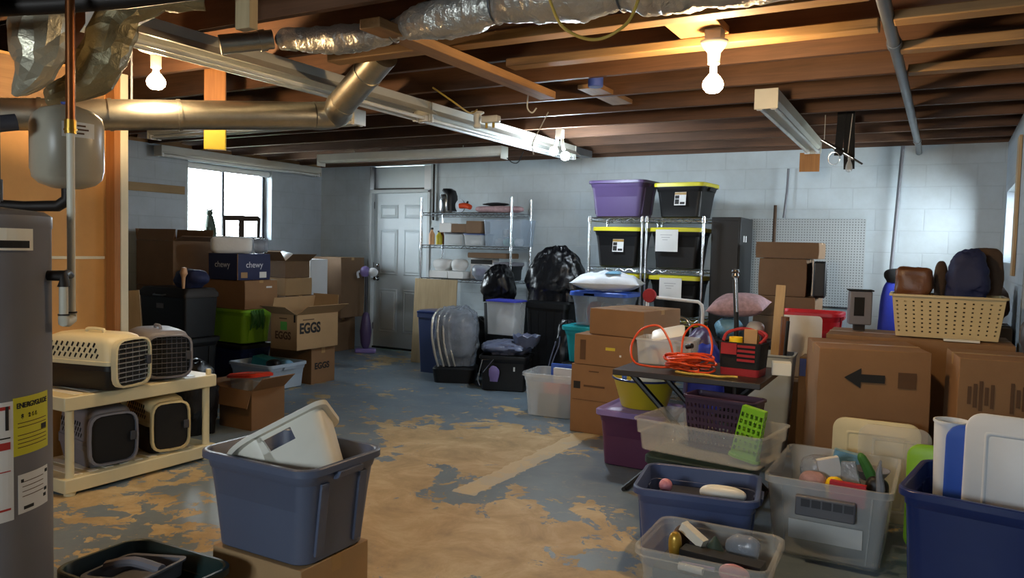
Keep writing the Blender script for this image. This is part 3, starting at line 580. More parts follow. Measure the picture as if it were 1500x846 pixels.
one('hanging_board', MB().box(-.085, -.006, 0, .085, .006, .17).add([(-.085, -.0061, .03), (-.02, -.0061, 0), (-.085, -.0061, 0)], [(0, 1, 2)]), 'stud', 'small brown board hanging below the right strip light end', 'board', (-1.12, 7.42, 2.13), 8, bevel=.002)
one('wall_mounted_conduit', MB().tube([(-1.42, 7.97, 1.74), (-1.40, 7.97, 2.0), (-1.395, 7.97, 2.22)], .012, 10), 'greyplas', 'grey conduit on the back wall above the pegboard', 'conduit')
one('wall_mounted_conduit', MB().tube([(-.45, 7.97, .35), (-.445, 7.97, 1.3), (-.40, 7.97, 2.40)], .016, 10), 'greyplas', 'long grey conduit climbing the back wall below the steel pipe', 'conduit')
one('wall_mounted_conduit', MB().tube([(-5.655, 8.02, 1.70), (-5.655, 8.02, 2.40)], .014, 10), 'iron', 'dark conduit on the wall just right of the door', 'conduit')
one('wall_board', MB().box(-.02, -.37, -.045, 0, .37, .045), 'board_y', 'brown board nailed to the left wall before the window', 'board', (-7.536, 5.47, 1.93), bevel=.003)
one('mounted_pegboard', MB().box(-.56, -.008, -.42, .56, .008, .42), 'pegb', 'pale pegboard sheet standing against the back wall', 'pegboard', (-1.24, 8.025, 1.31))
# ---------------------------------------------------------------- container makers
def tote(label, loc, rz, w, d, h, m, taper=.84, rim=.018, r=.05, lid=None, lidname=None, group=None, name='storage_tote', ribs=True, handle=True, cat='storage bin', rot=None, wall=.004, step=True, rimm=None):
    o = root(name, label, cat, loc, rz, group, rot)
    wb, db = w*taper, d*taper
    f = lambda z: taper+(1-taper)*z/h
    zs = h-.07 if step else h-.03
    L = [(0, wb-.02, db-.02, r), (.008, wb, db, r), (zs, w*f(zs)-.012, d*f(zs)-.012, r), (zs+.006, w*f(zs), d*f(zs), r), (h-.028, w, d, r), (h-.028, w+2*rim, d+2*rim, r+rim), (h-.004, w+2*rim, d+2*rim, r+rim), (h, w+2*rim-.008, d+2*rim-.008, r+rim)]
    L += [(h, w-2*wall+.008, d-2*wall+.008, r), (h-.004, w-2*wall, d-2*wall, r), (.008+wall, wb-2*wall, db-2*wall, r)]
    MB().loft(L, 6).build('body', m, o)
    if ribs:
        # raised handle columns and panels on the short ends
        for s in (-1, 1):
            for y0, y1 in ((-.30*d, -.20*d), (.20*d, .30*d)) if d > .25 else ():
                x0 = lambda z: s*(w*f(z)/2+.001)
                mb = MB().loops([[(x0(.03)-s*.004, y0, .03), (x0(.03)+s*.008, y0, .03), (x0(.03)+s*.008, y1, .03), (x0(.03)-s*.004, y1, .03)], [(x0(zs)-s*.012, y0, zs), (x0(zs)+s*.004, y0, zs), (x0(zs)+s*.004, y1, zs), (x0(zs)-s*.012, y1, zs)]])
                mb.build('rib', m, o, bevel=.002)
    if handle:
        for s in (-1, 1):
            MB().loops([[(s*(w/2-.001), -.17*d, h-.062), (s*(w/2+rim+.004), -.17*d, h-.055), (s*(w/2+rim+.012), -.15*d, h-.03), (s*(w/2-.001), -.15*d, h-.03)], [(s*(w/2-.001), .17*d, h-.062), (s*(w/2+rim+.004), .17*d, h-.055), (s*(w/2+rim+.012), .15*d, h-.03), (s*(w/2-.001), .15*d, h-.03)]]).build('handle', m, o, bevel=.002)
    if lid:
        a, b = w+2*rim+.012, d+2*rim+.012
        MB().loft([(h-.022, a, b, r+rim), (h+.008, a, b, r+rim), (h+.014, a-.012, b-.012, r+rim), (h+.014, a-.05, b-.05, r), (h+.007, a-.07, b-.07, r), (h+.007, a-.11, b-.11, r), (h+.018, a-.14, b-.14, r), (h+.018, a*.3, b*.3, .02)], 6).build('lid', lid, o)
    return o
def carton(label, loc, rz, w, d, h, m='card', tape=True, group=None, name='cardboard_box', long='x', bulge=.004, rot=None, cat='cardboard box', seam=True):
    mb = MB(); n = 6
    ls = []
    for z, k in ((0, 0), (h*.25, 1), (h*.5, 1.3), (h*.75, 1), (h, 0)):
        b = bulge*k; ls.append([(x+b*(1 if x > 0 else -1), y, z) for x, y in ((-w/2, -d/2), (w/2, -d/2), (w/2, d/2), (-w/2, d/2))])
    mb.loops(ls)
    o = mb.build(name, m, None, loc=loc, rot=rot if rot else (0, 0, R(rz)), bevel=.004); tag(o, label, cat, group)
    if tape:
        if long == 'x':
            MB().box(-w/2-.0012, -.025, h, w/2+.0012, .025, h+.0012).box(-w/2-.0014, -.025, h-.06, -w/2, .025, h+.001).box(w/2, -.025, h-.06, w/2+.0014, .025, h+.001).build('packing_tape', 'tape', o)
            if seam: MB().box(-w/2, -.0012, h, w/2, .0012, h+.0017).build('flap_seam', 'ink_b', o)
        else:
            MB().box(-.025, -d/2-.0012, h, .025, d/2+.0012, h+.0012).box(-.025, -d/2-.0014, h-.06, .025, -d/2, h+.001).box(-.025, d/2, h-.06, .025, d/2+.0014, h+.001).build('packing_tape', 'tape', o)
            if seam: MB().box(-.0012, -d/2, h, .0012, d/2, h+.0017).build('flap_seam', 'ink_b', o)
    return o
def open_carton(label, loc, rz, w, d, h, flaps, m='card', group=None, name='open_cardboard_box', t=.005):
    """flaps: dict side -> (angle from upright outward, length)"""
    o = root(name, label, 'cardboard box', loc, rz, group)
    b = MB().box(-w/2, -d/2, 0, w/2, d/2, t).box(-w/2, -d/2, t, w/2, -d/2+t, h).box(-w/2, d/2-t, t, w/2, d/2, h).box(-w/2, -d/2+t, t, -w/2+t, d/2-t, h).box(w/2-t, -d/2+t, t, w/2, d/2-t, h)
    b.build('carton_body', m, o, bevel=.001)
    for side, (ang, ln) in flaps.items():
        if side in '-y +y'.split():
            s = -1 if side[0] == '-' else 1
            mt = Matrix.Translation((0, s*(d/2-t/2), h+.002)) @ Matrix.Rotation(R(-s*ang), 4, 'X'); MB().box(-w/2+.003, -t/2, 0, w/2-.003, t/2, ln, mt).build('flap', m, o)
        else:
            s = -1 if side[0] == '-' else 1
            mt = Matrix.Translation((s*(w/2-t/2), 0, h+.002)) @ Matrix.Rotation(R(s*ang), 4, 'Y'); MB().box(-t/2, -d/2+.003, 0, t/2, d/2-.003, ln, mt).build('flap', m, o)
    return o
def put(name, label, cat, mb, m, loc, rz=0, group=None, **kw): return one(name, mb, m, label, cat, loc, rz, group, **kw)

# ---------------------------------------------------------------- plastic shelf and pet carriers at left
SX, SY0, SY1, SD, SH = -3.99, 2.36, 3.33, .50, .545
r = root('plastic_shelf', 'low cream plastic shelf holding four pet carriers', 'shelf', (SX-SD/2, (SY0+SY1)/2, 0))
wy = SY1-SY0
for z in (SH-.085, .02):
    deck = MB().box(-SD/2, -wy/2, z, SD/2, wy/2, z+.075)
    dk = deck.build('shelf_deck', 'cream', r, bevel=.006)
    g = MB()
    for i in range(9): g.box(-SD/2+.05, -wy/2+.08+i*(wy-.16)/9, z+.0752, SD/2-.05, -wy/2+.08+i*(wy-.16)/9+.05, z+.0775)
    g.build('vent_ribs', 'creamw', dk)
for sx in (-1, 1):
    for sy in (-1, 1): MB().lathe([(.024, .0955), (.022, .11), (.022, SH-.10), (.024, SH-.086)], 16, c=(sx*(SD/2-.04), sy*(wy/2-.05), 0)).build('post', 'cream', r)
for sx in (-1, 1):
    for sy in (-1, 1): MB().lathe([(.03, 0), (.03, .0195)], 14, c=(sx*(SD/2-.04), sy*(wy/2-.05), 0)).build('foot', 'cream', r)
for sx in (-1, 1): MB().lathe([(.016, SH-.0095), (.016, SH+.018), (.012, SH+.024)], 14, c=(sx*(SD/2-.04), wy/2-.03, 0)).build('post_stub', 'cream', r)
def kennel(label, loc, rz, w, l, h, mtop, mbot, door='bars', group='pet carriers on the plastic shelf', dm='dgrey', split=.42):
    o = root('pet_carrier', label, 'pet carrier', loc, rz, group)
    hb = h*split
    sec = lambda y, k, z0, z1, t: None
    # lower shell: tapered tub
    MB().loft([(0, w*.84, l*.86, .04), (.01, w*.88, l*.9, .045), (hb-.03, w*.98, l*.97, .045), (hb-.028, w*1.03, l*.985, .05), (hb, w*1.03, l*.985, .05)], 6).build('lower_shell', mbot, o)
    # upper shell: domed
    MB().loft([(hb+.001, w*1.03, l*.985, .05), (hb+.022, w*1.03, l*.985, .05), (hb+.024, w*.99, l*.97, .05), (h*.84, w*.93, l*.95, .06), (h*.95, w*.84, l*.88, .07), (h, w*.66, l*.76, .07)], 6).build('upper_shell', mtop, o)
    # vent slots along both sides
    for s in (-1, 1):
        v = MB()
        for k in range(9):
            for row in range(3):
                yy = -l*.30+k*l*.073+row*.012; zz = hb+.05+row*.030
                x = s*(w*(.495-.03*(zz-hb)/(h-hb))+.0006)
                mt = Matrix.Translation((x, yy, zz)) @ Matrix.Rotation(R(28), 4, 'X'); v.cbox((0, 0, 0), (.002, .010, .026), mt)
        v.build('vent_slots', 'dark', o)
    y = -l*.51
    out = []
    for k in range(20):
        t = 2*PI*k/20; sg = lambda a: math.copysign(abs(a)**.45, a); out.append((w*(.42 if door != 'open' else .44)*sg(math.cos(t)), h*.49+h*.42*sg(math.sin(t))))
    o2 = [(x*1.1, h*.5+(z-h*.5)*1.08) for x, z in out]
    n = len(out)
    MB().loops([[(x, y+.02, z) for x, z in o2], [(x, y-.012, z) for x, z in o2], [(x, y-.014, z) for x, z in out], [(x, y+.018, z) for x, z in out]], False, False, close=True).build('door_frame', mtop if door != 'bars' else mtop, o)
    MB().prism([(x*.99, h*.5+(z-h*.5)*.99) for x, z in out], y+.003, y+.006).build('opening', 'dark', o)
    if door != 'open':
        g = MB(); dn = 9 if door == 'bars' else 8
        for k in range(dn):
            z = h*.15+h*.70*k/(dn-1); ww = w*.40
            g.tube([(-ww, y-.004, z), (ww, y-.004, z)], .0045 if door == 'bars' else .003, 6)
        for k in range(5 if door == 'bars' else 8):
            nn = 5 if door == 'bars' else 8
            x = -w*.34+w*.68*k/(nn-1); g.tube([(x, y-.0, h*.12), (x, y-.0, h*.88)], .003, 6)
        g.build('door_grille', 'chrome' if door == 'bars' else dm, o)
    MB().cbox((w*.36, y-.018, h*.5), (.03, .012, .05)).build('latch', dm, o, bevel=.003)
    MB().tube([(0, -l*.12, h-.003), (0, -l*.10, h+.018), (0, l*.10, h+.018), (0, l*.12, h-.003)], .009, 8, sub=4).build('carry_handle', mtop, o)
    return o
kennel('cream and black pet carrier with a barred door on top of the plastic shelf', (-4.17, 2.645, SH+.001), 103, .29, .50, .30, 'cream', 'black', 'bars', split=.46)
kennel('grey pet carrier with a mesh door on top of the plastic shelf', (-4.21, 3.07, SH+.001), 70, .29, .44, .285, 'kgrey', 'kgrey', 'mesh')
kennel('larger grey pet carrier with a dark doorway under the shelf top', (-4.245, 2.70, .099), 80, .28, .42, .322, 'kgrey', 'kgrey', 'open', split=.4)
kennel('cream topped pet carrier with a dark base under the shelf top', (-4.225, 3.07, .099), 76, .24, .42, .33, 'tan', 'black', 'open', split=.5)

# ---------------------------------------------------------------- foreground left
BX, BY = -2.19, 2.19
o = carton('cardboard box under the big grey tote', (BX, BY, 0), 0, .46, .37, .205, 'card_l', long='x', bulge=.001)
tote('big slate grey tote holding a white tub, on a cardboard box', (BX, BY, .2075), 0, .55, .415, .373, 'gtote', .84, .018, .06)
r = root('laundry_tub', 'white plastic tub with a grip hole tipped up in the grey tote', 'tub', (-2.08, 2.165, .425))
r.rotation_euler = (Matrix.Rotation(R(44.6), 4, 'Z') @ Matrix.Rotation(R(-27), 4, 'Y') @ Matrix.Rotation(R(-32), 4, 'X')).to_euler()
W, D, H = .38, .28, .26
def tubwall():
    """rounded tub, its front wall pierced by a grip hole under the rim"""
    f = lambda z: .80+.20*z/H
    n = 12
    def ring(z, k=0):
        p = []
        w, d = W*f(z)-2*k, D*f(z)-2*k
        # front wall runs x from -w/2+r to w/2-r with fixed columns for the hole
        rl, rrt = .13, .05
        xs = [-w/2+rl, -.075, .055, w/2-rrt]
        p += [(x, -d/2, z) for x in xs]
        p += [(w/2-rrt+rrt*math.sin(t*PI/2/5), -d/2+rrt-rrt*math.cos(t*PI/2/5), z) for t in range(1, 6)]
        p += [(w/2-rrt+rrt*math.cos(t*PI/2/5), d/2-rrt+rrt*math.sin(t*PI/2/5), z) for t in range(0, 6)]
        p += [(-w/2+rl-rl*math.sin(t*PI/2/8), d/2-rl+rl*math.cos(t*PI/2/8), z) for t in range(0, 9)]
        p += [(-w/2+rl-rl*math.cos(t*PI/2/8), -d/2+rl-rl*math.sin(t*PI/2/8), z) for t in range(0, 8)]
        return p
    zs = [0, .012, H-.085, H-.035, H-.012, H]
    outer = [ring(0, .012)]+[ring(z) for z in zs[1:-2]]+[ring(H-.018), ring(H-.018, -.022), ring(H-.002, -.026), ring(H, -.022)]
    inner = [ring(H, .003), ring(H-.018, .004), ring(H-.035, .004), ring(H-.085, .004), ring(.014, .004)]
    al = outer+inner; m = len(al[0]); vs = [p for l in al for p in l]; fs = []
    ho, hi = 2, len(outer)+2            # quads of these bands in column 1 are the hole
    for k in range(len(al)-1):
        for i in range(m):
            j = (i+1) % m
            if i == 1 and k in (ho, hi): continue
            fs.append((k*m+i, k*m+j, (k+1)*m+j, (k+1)*m+i))
    fs.append(tuple(range(m-1, -1, -1))); fs.append(tuple((len(al)-1)*m+i for i in range(m)))
    a, b, c_, d_ = ho*m+1, ho*m+2, (ho+1)*m+2, (ho+1)*m+1
    e, f_, g, h_ = (hi+1)*m+1, (hi+1)*m+2, hi*m+2, hi*m+1
    fs += [(a, b, f_, e), (b, c_, g, f_), (c_, d_, h_, g), (d_, a, e, h_)]
    return MB().add(vs, fs)
tubwall().build('tub_shell', 'creamw', r)
tote('dark green tote with a grey tray on it at the bottom left corner', (-2.43, 1.72, 0), 2, .50, .34, .22, 'dgreen', .86, .014, .06, ribs=False, handle=False)
r = root('letter_tray', 'grey open tray tilted in the dark green tote at bottom left', 'tray', (-2.47, 1.715, .155), 4, rot=(R(3), R(-9), R(3)))
MB().loft([(0, .29, .18, .03), (.05, .31, .20, .035), (.05, .33, .22, .04), (.056, .33, .22, .04), (.056, .295, .185, .03), (.008, .28, .17, .025)], 6).build('tray_shell', 'greyplas', r)
MB().tube([(-.145, .0, .052), (0, .0, .075), (.145, .0, .052)], .018, 8, sub=4).build('carry_bar', 'kgrey', r)

# ---------------------------------------------------------------- pile by the left window
tote('dark navy tote on the floor under the lime green tote', (-6.30, 5.52, 0), 0, .60, .40, .335, 'navy', .86, .012, .05, lid='black', handle=False)
o = tote('lime green tote under the plain brown carton', (-6.29, 5.52, .357), 0, .60, .40, .345, 'lime', .86, .014, .05)
for k in range(5): MB().tube([(.30+.01*k, -.12+.03*k, .34), (.325, -.10+.03*k, .26-.03*(k % 3)), (.31, -.13+.04*k, .14+.02*(k % 2))], [.012, .02, .004], 8, sub=3).build('hanging_strap', 'leaf', o)
o = carton('plain brown carton with a white label, between lime tote and navy printed box', (-6.29, 5.52, .705), 0, .64, .42, .285, 'card', long='x')
mark(o, 'shipping_label', .075, .11, 'paper', (.3235, .10, .17), 90)
o = carton('navy printed shipping box below the white roll bag', (-6.26, 5.50, .992), 0, .42, .42, .26, 'navyprint', tape=False)
for (x0, x1, z) in ((-.21, .21, 0),): MB().box(-.212, -.212, .0, -.206, -.206, .26).box(.206, -.2135, 0, .2135, -.206, .26).build('raw_edge', 'card', o)
text(o, 'chewy', .085, 'ink_w', (0, -.2155, .15)); text(o, 'chewy', .085, 'ink_w', (.2155, 0, .15), 90)
mark(o, 'sticker', .09, .06, 'paper', (.2152, .11, .05), 90); mark(o, 'sticker', .08, .055, 'card_l', (.2152, -.13, .05), 90)
r = root('paper_roll_bag', 'white bag of paper rolls on the navy printed box', 'paper rolls', (-6.26, 5.50, 1.254), 45)
MB().lump(.40, .26, .165, 3, .03, 6, 32, 18, c=(-.07, 0, 0), flat=.1).build('wrapped_roll', 'white_cloth', r); MB().lathe([(0, -.05), (.07, -.045), (.078, 0), (.07, .05), (0, .052)], 20, Matrix.Translation((.19, -.03, .082)) @ Matrix.Rotation(PI/2, 4, 'Y')).build('roll_end', 'film', r)
MB().lathe([(0, -.05), (.07, -.045), (.078, 0), (.07, .05), (0, .052)], 20, Matrix.Translation((.22, .10, .082)) @ Matrix.Rotation(PI/2, 4, 'Y')).build('roll_end', 'film', r)
# egg boxes and clear tub
o = carton('closed egg carton on the floor beneath the open egg box', (-5.62, 5.74, 0), 0, .56, .33, .355, 'card', long='x', bulge=.002)
text(o, 'EGGS', .085, 'ink', (.2835, -.02, .17), 90, bold=.003)
o = open_carton('open cardboard egg box with its flaps spread, on another egg box', (-5.46, 5.61, .360), 0, .34, .56, .335, {'-y': (62, .17), '+x': (58, .17), '+y': (4, .17), '-x': (-12, .15)}, 'card_l')
text(o, 'EGGS', .135, 'ink', (.1725, -.11, .20), 90, bold=.005, sx=.85); mark(o, 'print_line', .15, .010, 'ink_b', (.1712, -.13, .285), 90, t=.001)
text(o, 'EGGS', .10, 'ink_b', (-.01, -.2825, .13), 0, bold=.003, sx=.85); mark(o, 'green_print', .085, .08, 'ink_g', (0, -.2825, .225)); mark(o, 'print_line', .10, .010, 'ink_b', (-.01, -.2808, .295), t=.001)
mark(o, 'hand_hole', .02, .07, 'dark', (.14, -.2825, .30))
tote('frosted clear tub of odds and ends on the floor before the egg boxes', (-5.60, 5.27, 0), 0, .54, .46, .245, 'frost', .9, .012, .03, ribs=False)
put('snack_box', 'teal snack box lying in the frosted tub', 'box', MB().cbox((0, 0, .05), (.24, .16, .10), Matrix.Rotation(R(12), 4, 'Y')), 'tealcard', (-5.69, 5.33, .16), 12, bevel=.004)
put('bag_of_clips', 'black strap bundle in the frosted tub', 'strap', MB().lump(.16, .12, .10, 8, .15), 'black', (-5.42, 5.17, .18))
put('paper_bag', 'white and blue plastic bag in the frosted tub', 'bag', MB().lump(.17, .14, .22, 9, .1, fine=.1), 'lightblue', (-5.46, 5.37, .04))
# things behind
o = carton('tall carton at the bottom of the pile by the left wall', (-7.06, 5.35, 0), 0, .58, .48, .90, 'card_d')
o = open_carton('big brown open carton on top of the pile by the left wall', (-7.06, 5.35, .903), 0, .58, .48, .46, {'+y': (6, .12), '-x': (10, .12), '-y': (-14, .12), '+x': (70, .14)}, 'card_d')
carton('brown carton under the left end of the bright window', (-7.28, 5.88, 0), 0, .44, .44, 1.28, 'card_d', long='y')
put('white_parcel', 'white paper parcel on the carton under the window', 'parcel', MB().lump(.30, .22, .07, 3, .06), 'white_cloth', (-7.28, 5.92, 1.284))
carton('carton holding up the dark wooden chair', (-6.75, 5.97, 0), 0, .46, .46, .74, 'card_d')
r = root('wooden_chair', 'dark wooden chair whose back shows against the bright window', 'chair', (-6.75, 5.95, .742), 48)
MB().loft([(.40, .38, .36, .05), (.43, .40, .38, .05)], 5).build('seat', 'iron', r, bevel=.004)
for sx in (-1, 1):
    MB().tube([(sx*.165, -.155, 0), (sx*.155, -.145, .402)], .016, 8).build('leg', 'iron', r); MB().tube([(sx*.17, .165, 0), (sx*.165, .155, .402)], .016, 8).build('leg', 'iron', r)
    MB().tube([(sx*.17, .16, .43), (sx*.185, .20, .90)], .018, 8).build('back_post', 'iron', r)
MB().box(-.19, .185, .86, .19, .215, .92).build('top_rail', 'iron', r, bevel=.005); MB().box(-.175, .17, .62, .175, .195, .66).build('lower_rail', 'iron', r, bevel=.004)
MB().box(-.03, .18, .66, .03, .20, .86).build('splat', 'iron', r, bevel=.003)
# cat figure on the sill
r = root('cat_figurine', 'dark seated cat figurine on the window sill', 'figurine', (-7.645, 6.27, 1.402), 40); r.scale = (1.2, 1.2, 1.3)
MB().tube([(0, .02, 0), (0, .02, .04), (0, .015, .10), (0, 0, .17), (0, -.012, .205)], [.05, .062, .055, .04, .028], 14, sub=4).build('cat_body', 'stone', r)
MB().lump(.065, .062, .058, 1, .02, 2, c=(0, -.022, .20), flat=0).build('cat_head', 'stone', r)
for s in (-1, 1): MB().tube([(s*.019, -.015, .25), (s*.022, -.013, .278)], [.012, .001], 8).build('ear', 'stone', r)
for s in (-1, 1): MB().tube([(s*.02, -.04, .0), (s*.02, -.035, .10)], [.015, .012], 8).build('front_leg', 'stone', r)
# black chest, bag and small things
tote('black tote on the floor at the back of the left pile', (-6.25, 4.78, 0), 0, .66, .38, .47, 'black', .9, .012, .04, lid='black', handle=False)
r = root('black_chest', 'black lidded chest with a brown top left of the lime tote', 'chest', (-6.25, 4.78, .49))
MB().loft([(0, .60, .34, .03), (.36, .64, .37, .03)], 5).build('chest_body', 'black', r); MB().loft([(.362, .66, .39, .03), (.40, .66, .39, .03), (.445, .62, .34, .05)], 5).build('lid', 'iron', r)
mark(r, 'badge', .10, .045, 'greyplas', (-.02, -.186, .28)); MB().tube([(-.08, -.195, .385), (-.06, -.225, .38), (.06, -.225, .38), (.08, -.195, .385)], .008, 8).build('carry_handle', 'steel', r)
put('navy_bag', 'dark blue bag slumped on the black lidded chest', 'bag', MB().lump(.34, .28, .17, 12, .12, 2.4, fine=.1), 'navyfab', (-6.10, 4.80, .938))
put('peach_scoop', 'peach coloured scoop standing on the chest beside the carton', 'scoop', MB().tube([(0, 0, 0), (0, 0, .10), (.005, 0, .14), (.01, 0, .19)], [.012, .018, .035, .02], 10, sub=3), 'peach', (-5.98, 4.62, .937), 0)
carton('small reddish brown carton at the foot of the left wall pile', (-7.20, 4.78, .0), 0, .5, .4, .83, 'card_d')
put('grey_sack', 'grey sack behind the pet carriers by the partition', 'bag', MB().lump(.28, .28, .62, 15, .06, 2.6, fine=.06), 'greyfab', (-6.77, 4.50, 0))
put('black_bag', 'black bag standing between pet carriers and lime tote', 'bag', MB().lump(.34, .34, .53, 21, .08, 2.6, 40, 28, 6., fine=.12), 'bag', (-4.66, 3.66, 0))
put('leaning_plank', 'pale narrow plank leaning beside the cream wall edge', 'plank', MB().box(-.05, -.012, 0, .05, .012, 1.02), 'plank', (-4.86, 3.42, 0), rot=(R(-3), R(-4), R(50)), bevel=.002)
# red lidded tub in a small open carton
r = open_carton('small open carton on the floor beside the plastic shelf', (-4.52, 4.10, 0), 0, .34, .32, .29, {'+x': (48, .15), '-y': (160, .13), '-x': (70, .12)}, 'card')
o = root('food_tub', 'clear tub with an orange red lid tilted in the small carton', 'tub', (-4.53, 4.10, .035), 0, rot=(R(-3), R(-5), R(5)))
MB().loft([(0, .18, .18, .03), (.32, .23, .21, .03)], 5).build('tub_body', 'milky', o); MB().loft([(.322, .27, .25, .04), (.34, .27, .25, .04), (.352, .24, .22, .04), (.346, .22, .20, .03)], 5).build('lid', 'redor', o)
# cartons and drawers at the corner
carton('wide carton at the base of the stack near the corner', (-6.76, 6.60, 0), 0, .52, .46, .765, 'card_d')
carton('flat carton in the middle of the stack near the corner', (-6.76, 6.60, .768), 0, .46, .42, .20, 'card_l')
open_carton('small open carton with dark flaps on the stack near the corner', (-6.74, 6.58, .971), 0, .42, .38, .19, {'-y': (35, .13), '+x': (55, .14), '-x': (20, .12)}, 'card_d')
put('white_sack_small', 'white plastic bag poking out of the small open carton', 'bag', MB().lump(.26, .22, .30, 31, .1, 2.4, fine=.1), 'whitebag', (-6.74, 6.60, .98))
r = root('drawer_tower', 'white plastic drawer tower near the corner', 'drawers', (-6.80, 7.08, 0))
MB().box(-.13, -.15, 0, .13, .15, 1.18).build('tower_frame', 'white', r, bevel=.006)
for k in range(5): d_ = MB().box(-.115, -.165, .04+k*.225, .115, -.151, .245+k*.225).build('drawer', 'milky', r, bevel=.004); MB().box(-.04, -.175, .20+k*.225, .04, -.1655, .215+k*.225).build('drawer_pull', 'white', d_)
carton('carton under the tall brown carton in the back corner', (-7.02, 7.60, 0), 0, .56, .46, .44, 'card_d')
o = carton('tall brown carton standing in the back corner', (-6.86, 7.60, .443), 0, .54, .44, .76, 'card_d', long='x', bulge=.008)
r = root('stick_vacuum', 'purple and grey stick vacuum standing left of the door', 'vacuum cleaner', (-6.38, 7.62, 0), 35)
MB().box(-.13, -.06, 0, .13, .06, .06).build('floor_head', 'lilac', r, bevel=.02, seg=3)
MB().tube([(0, 0, .06), (0, 0, .12), (0, 0, .28), (0, 0, .46), (0, 0, .52)], [.03, .06, .075, .05, .02], 16, sub=3).build('dust_bin', 'purple', r)
MB().tube([(0, 0, .5), (0, 0, .98)], .018, 12).build('wand', 'dgrey', r)
MB().lump(.13, .13, .13, 4, .05, 2, c=(-.02, 0, .97)).build('motor_pod', 'lilac', r); MB().lump(.13, .12, .11, 5, .04, 2, c=(.08, -.01, .975)).build('cup', 'white', r)
MB().tube([(-.06, 0, 1.04), (-.11, 0, 1.02), (-.10, 0, .95)], .015, 8, sub=3).build('grip', 'white', r)
# ---------------------------------------------------------------- centre: wire shelf and its goods
def wire_rack(label, x0, x1, y0, y1, h, shelves, rp=.0125, dense=16, group=None):
    o = root('wire_shelf', label, 'wire shelf', (x0, y0, 0), 0, group); w, d = x1-x0, y1-y0
    for x in (0, w):
        for y in (0, d):
            p = MB().tube([(x, y, .012), (x, y, h)], rp, 12).build('post', 'chrome', o)
            MB().lathe([(.014, 0), (.014, .011)], 10, c=(x, y, 0)).build('foot', 'black', p)
            for z in shelves: MB().lathe([(rp+.001, z-.045), (rp+.006, z-.04), (rp+.005, z+.004), (rp+.001, z+.006)], 10, c=(x, y, 0)).build('collar', 'chrome', p)
    for z in shelves:
        s = MB()
        for y in (0, d):
            for dz in (0, -.03): s.tube([(.012, y, z+dz), (w-.012, y, z+dz)], .004, 6)
            n = int(w/.05)
            s.tube([(.012+(w-.024)*k/n, y, z-.03*(k % 2)) for k in range(n+1)], .003, 5)
        for x in (0, w):
            for dz in (0, -.03): s.tube([(x, .012, z+dz), (x, d-.012, z+dz)], .004, 6)
        n = int(w/.035)
        for k in range(1, n): s.tube([(w*k/n, 0, z+.003), (w*k/n, d, z+.003)], .0022, 5)
        s.build('shelf_grid', 'chrome', o)
    return o
ZS = (.15, .55, 1.0, 1.385, 1.765)
wire_rack('wide chrome wire shelf crowded with clear boxes beside the door', -5.42, -4.20, 7.45, 7.90, 1.94, ZS)
z1, z2, z3 = 1.773, 1.393, 1.008
r = root('coffee_urn', 'silver and black urn on the top left of the wire shelf', 'urn', (-5.20, 7.66, z1))
MB().lathe([(0, 0), (.095, 0), (.10, .01), (.10, .16), (.085, .215), (0, .22)], 28).build('urn_body', 'chrome', r); MB().loft([(.02, .10, .19, .05, .07, 0), (.20, .10, .17, .05, .06, 0), (.26, .15, .14, .05, .02, 0), (.285, .10, .10, .04, 0, 0)], 6).build('cover', 'black', r)
r = root('angle_grinder', 'tool with a round guard on the top wire shelf', 'tool', (-4.90, 7.60, z1), -8)
MB().lathe([(0, 0), (.075, .0), (.075, .012), (0, .014)], 24, Matrix.Translation((-.08, 0, .076)) @ Matrix.Rotation(PI/2, 4, 'X')).build('disc_guard', 'steel', r); MB().tube([(-.08, -.02, .076), (.0, 0, .08), (.07, 0, .06)], [.03, .035, .028], 12, sub=3).build('tool_body', 'orange', r); MB().tube([(.0, 0, .08), (.03, 0, .13)], .012, 8).build('side_grip', 'black', r)
put('long_parcel', 'long pinkish wrapped parcel on the top wire shelf', 'parcel', MB().lump(.62, .18, .075, 4, .06, 3, fine=.05), 'pinkfab', (-4.46, 7.60, z1))
put('dark_cloth', 'dark folded cloth on top of the long parcel', 'cloth', MB().lump(.36, .14, .035, 6, .15, 2.2), 'blackfab', (-4.52, 7.66, z1+.080))
def bottle(label, x, y, z, r_, h, m, capm='black'):
    o = root('bottle', label, 'bottle', (x, y, z))
    MB().lathe([(0, 0), (r_, .002), (r_, h*.62), (r_*.45, h*.78), (r_*.42, h*.88), (0, h*.88)], 16).build('bottle_body', m, o); MB().lathe([(r_*.5, h*.885), (r_*.5, h), (0, h)], 14).build('cap', capm, o)
bottle('brown bottle at the left end of the middle wire shelf', -5.33, 7.54, z2, .036, .20, 'peach'); bottle('yellow bottle beside the brown bottle on the wire shelf', -5.225, 7.54, z2, .04, .165, 'yellow'); bottle('dark capped slim bottle behind the yellow bottle', -5.27, 7.66, z2, .03, .23, 'copper')
def clearbox(label, x, y, z, w, d, h, lid='black', fill='white_cloth', m='clear', rz=0, seed=1, fillh=.6, fl=''):
    o = root('clear_box', label, 'storage box', (x, y, z), rz)
    MB().loft([(0, w*.9, d*.9, .02), (h-.012, w-.01, d-.01, .02), (h-.012, w, d, .02), (h, w, d, .02), (h, w-.008, d-.008, .02), (.004, w*.9-.006, d*.9-.006, .02)], 4).build('box_body', m, o)
    if lid: MB().loft([(h+.001, w+.008, d+.008, .02), (h+.014, w+.008, d+.008, .02), (h+.018, w-.02, d-.02, .02)], 4).build('lid', lid, o)
    if fill:
        put('box_contents', fl, 'contents', MB().lump(w*.72, d*.7, h*fillh, seed, .14, 3, 26, 16, 9., fine=.15), fill, (x, y, z+.007), rz)
    return o
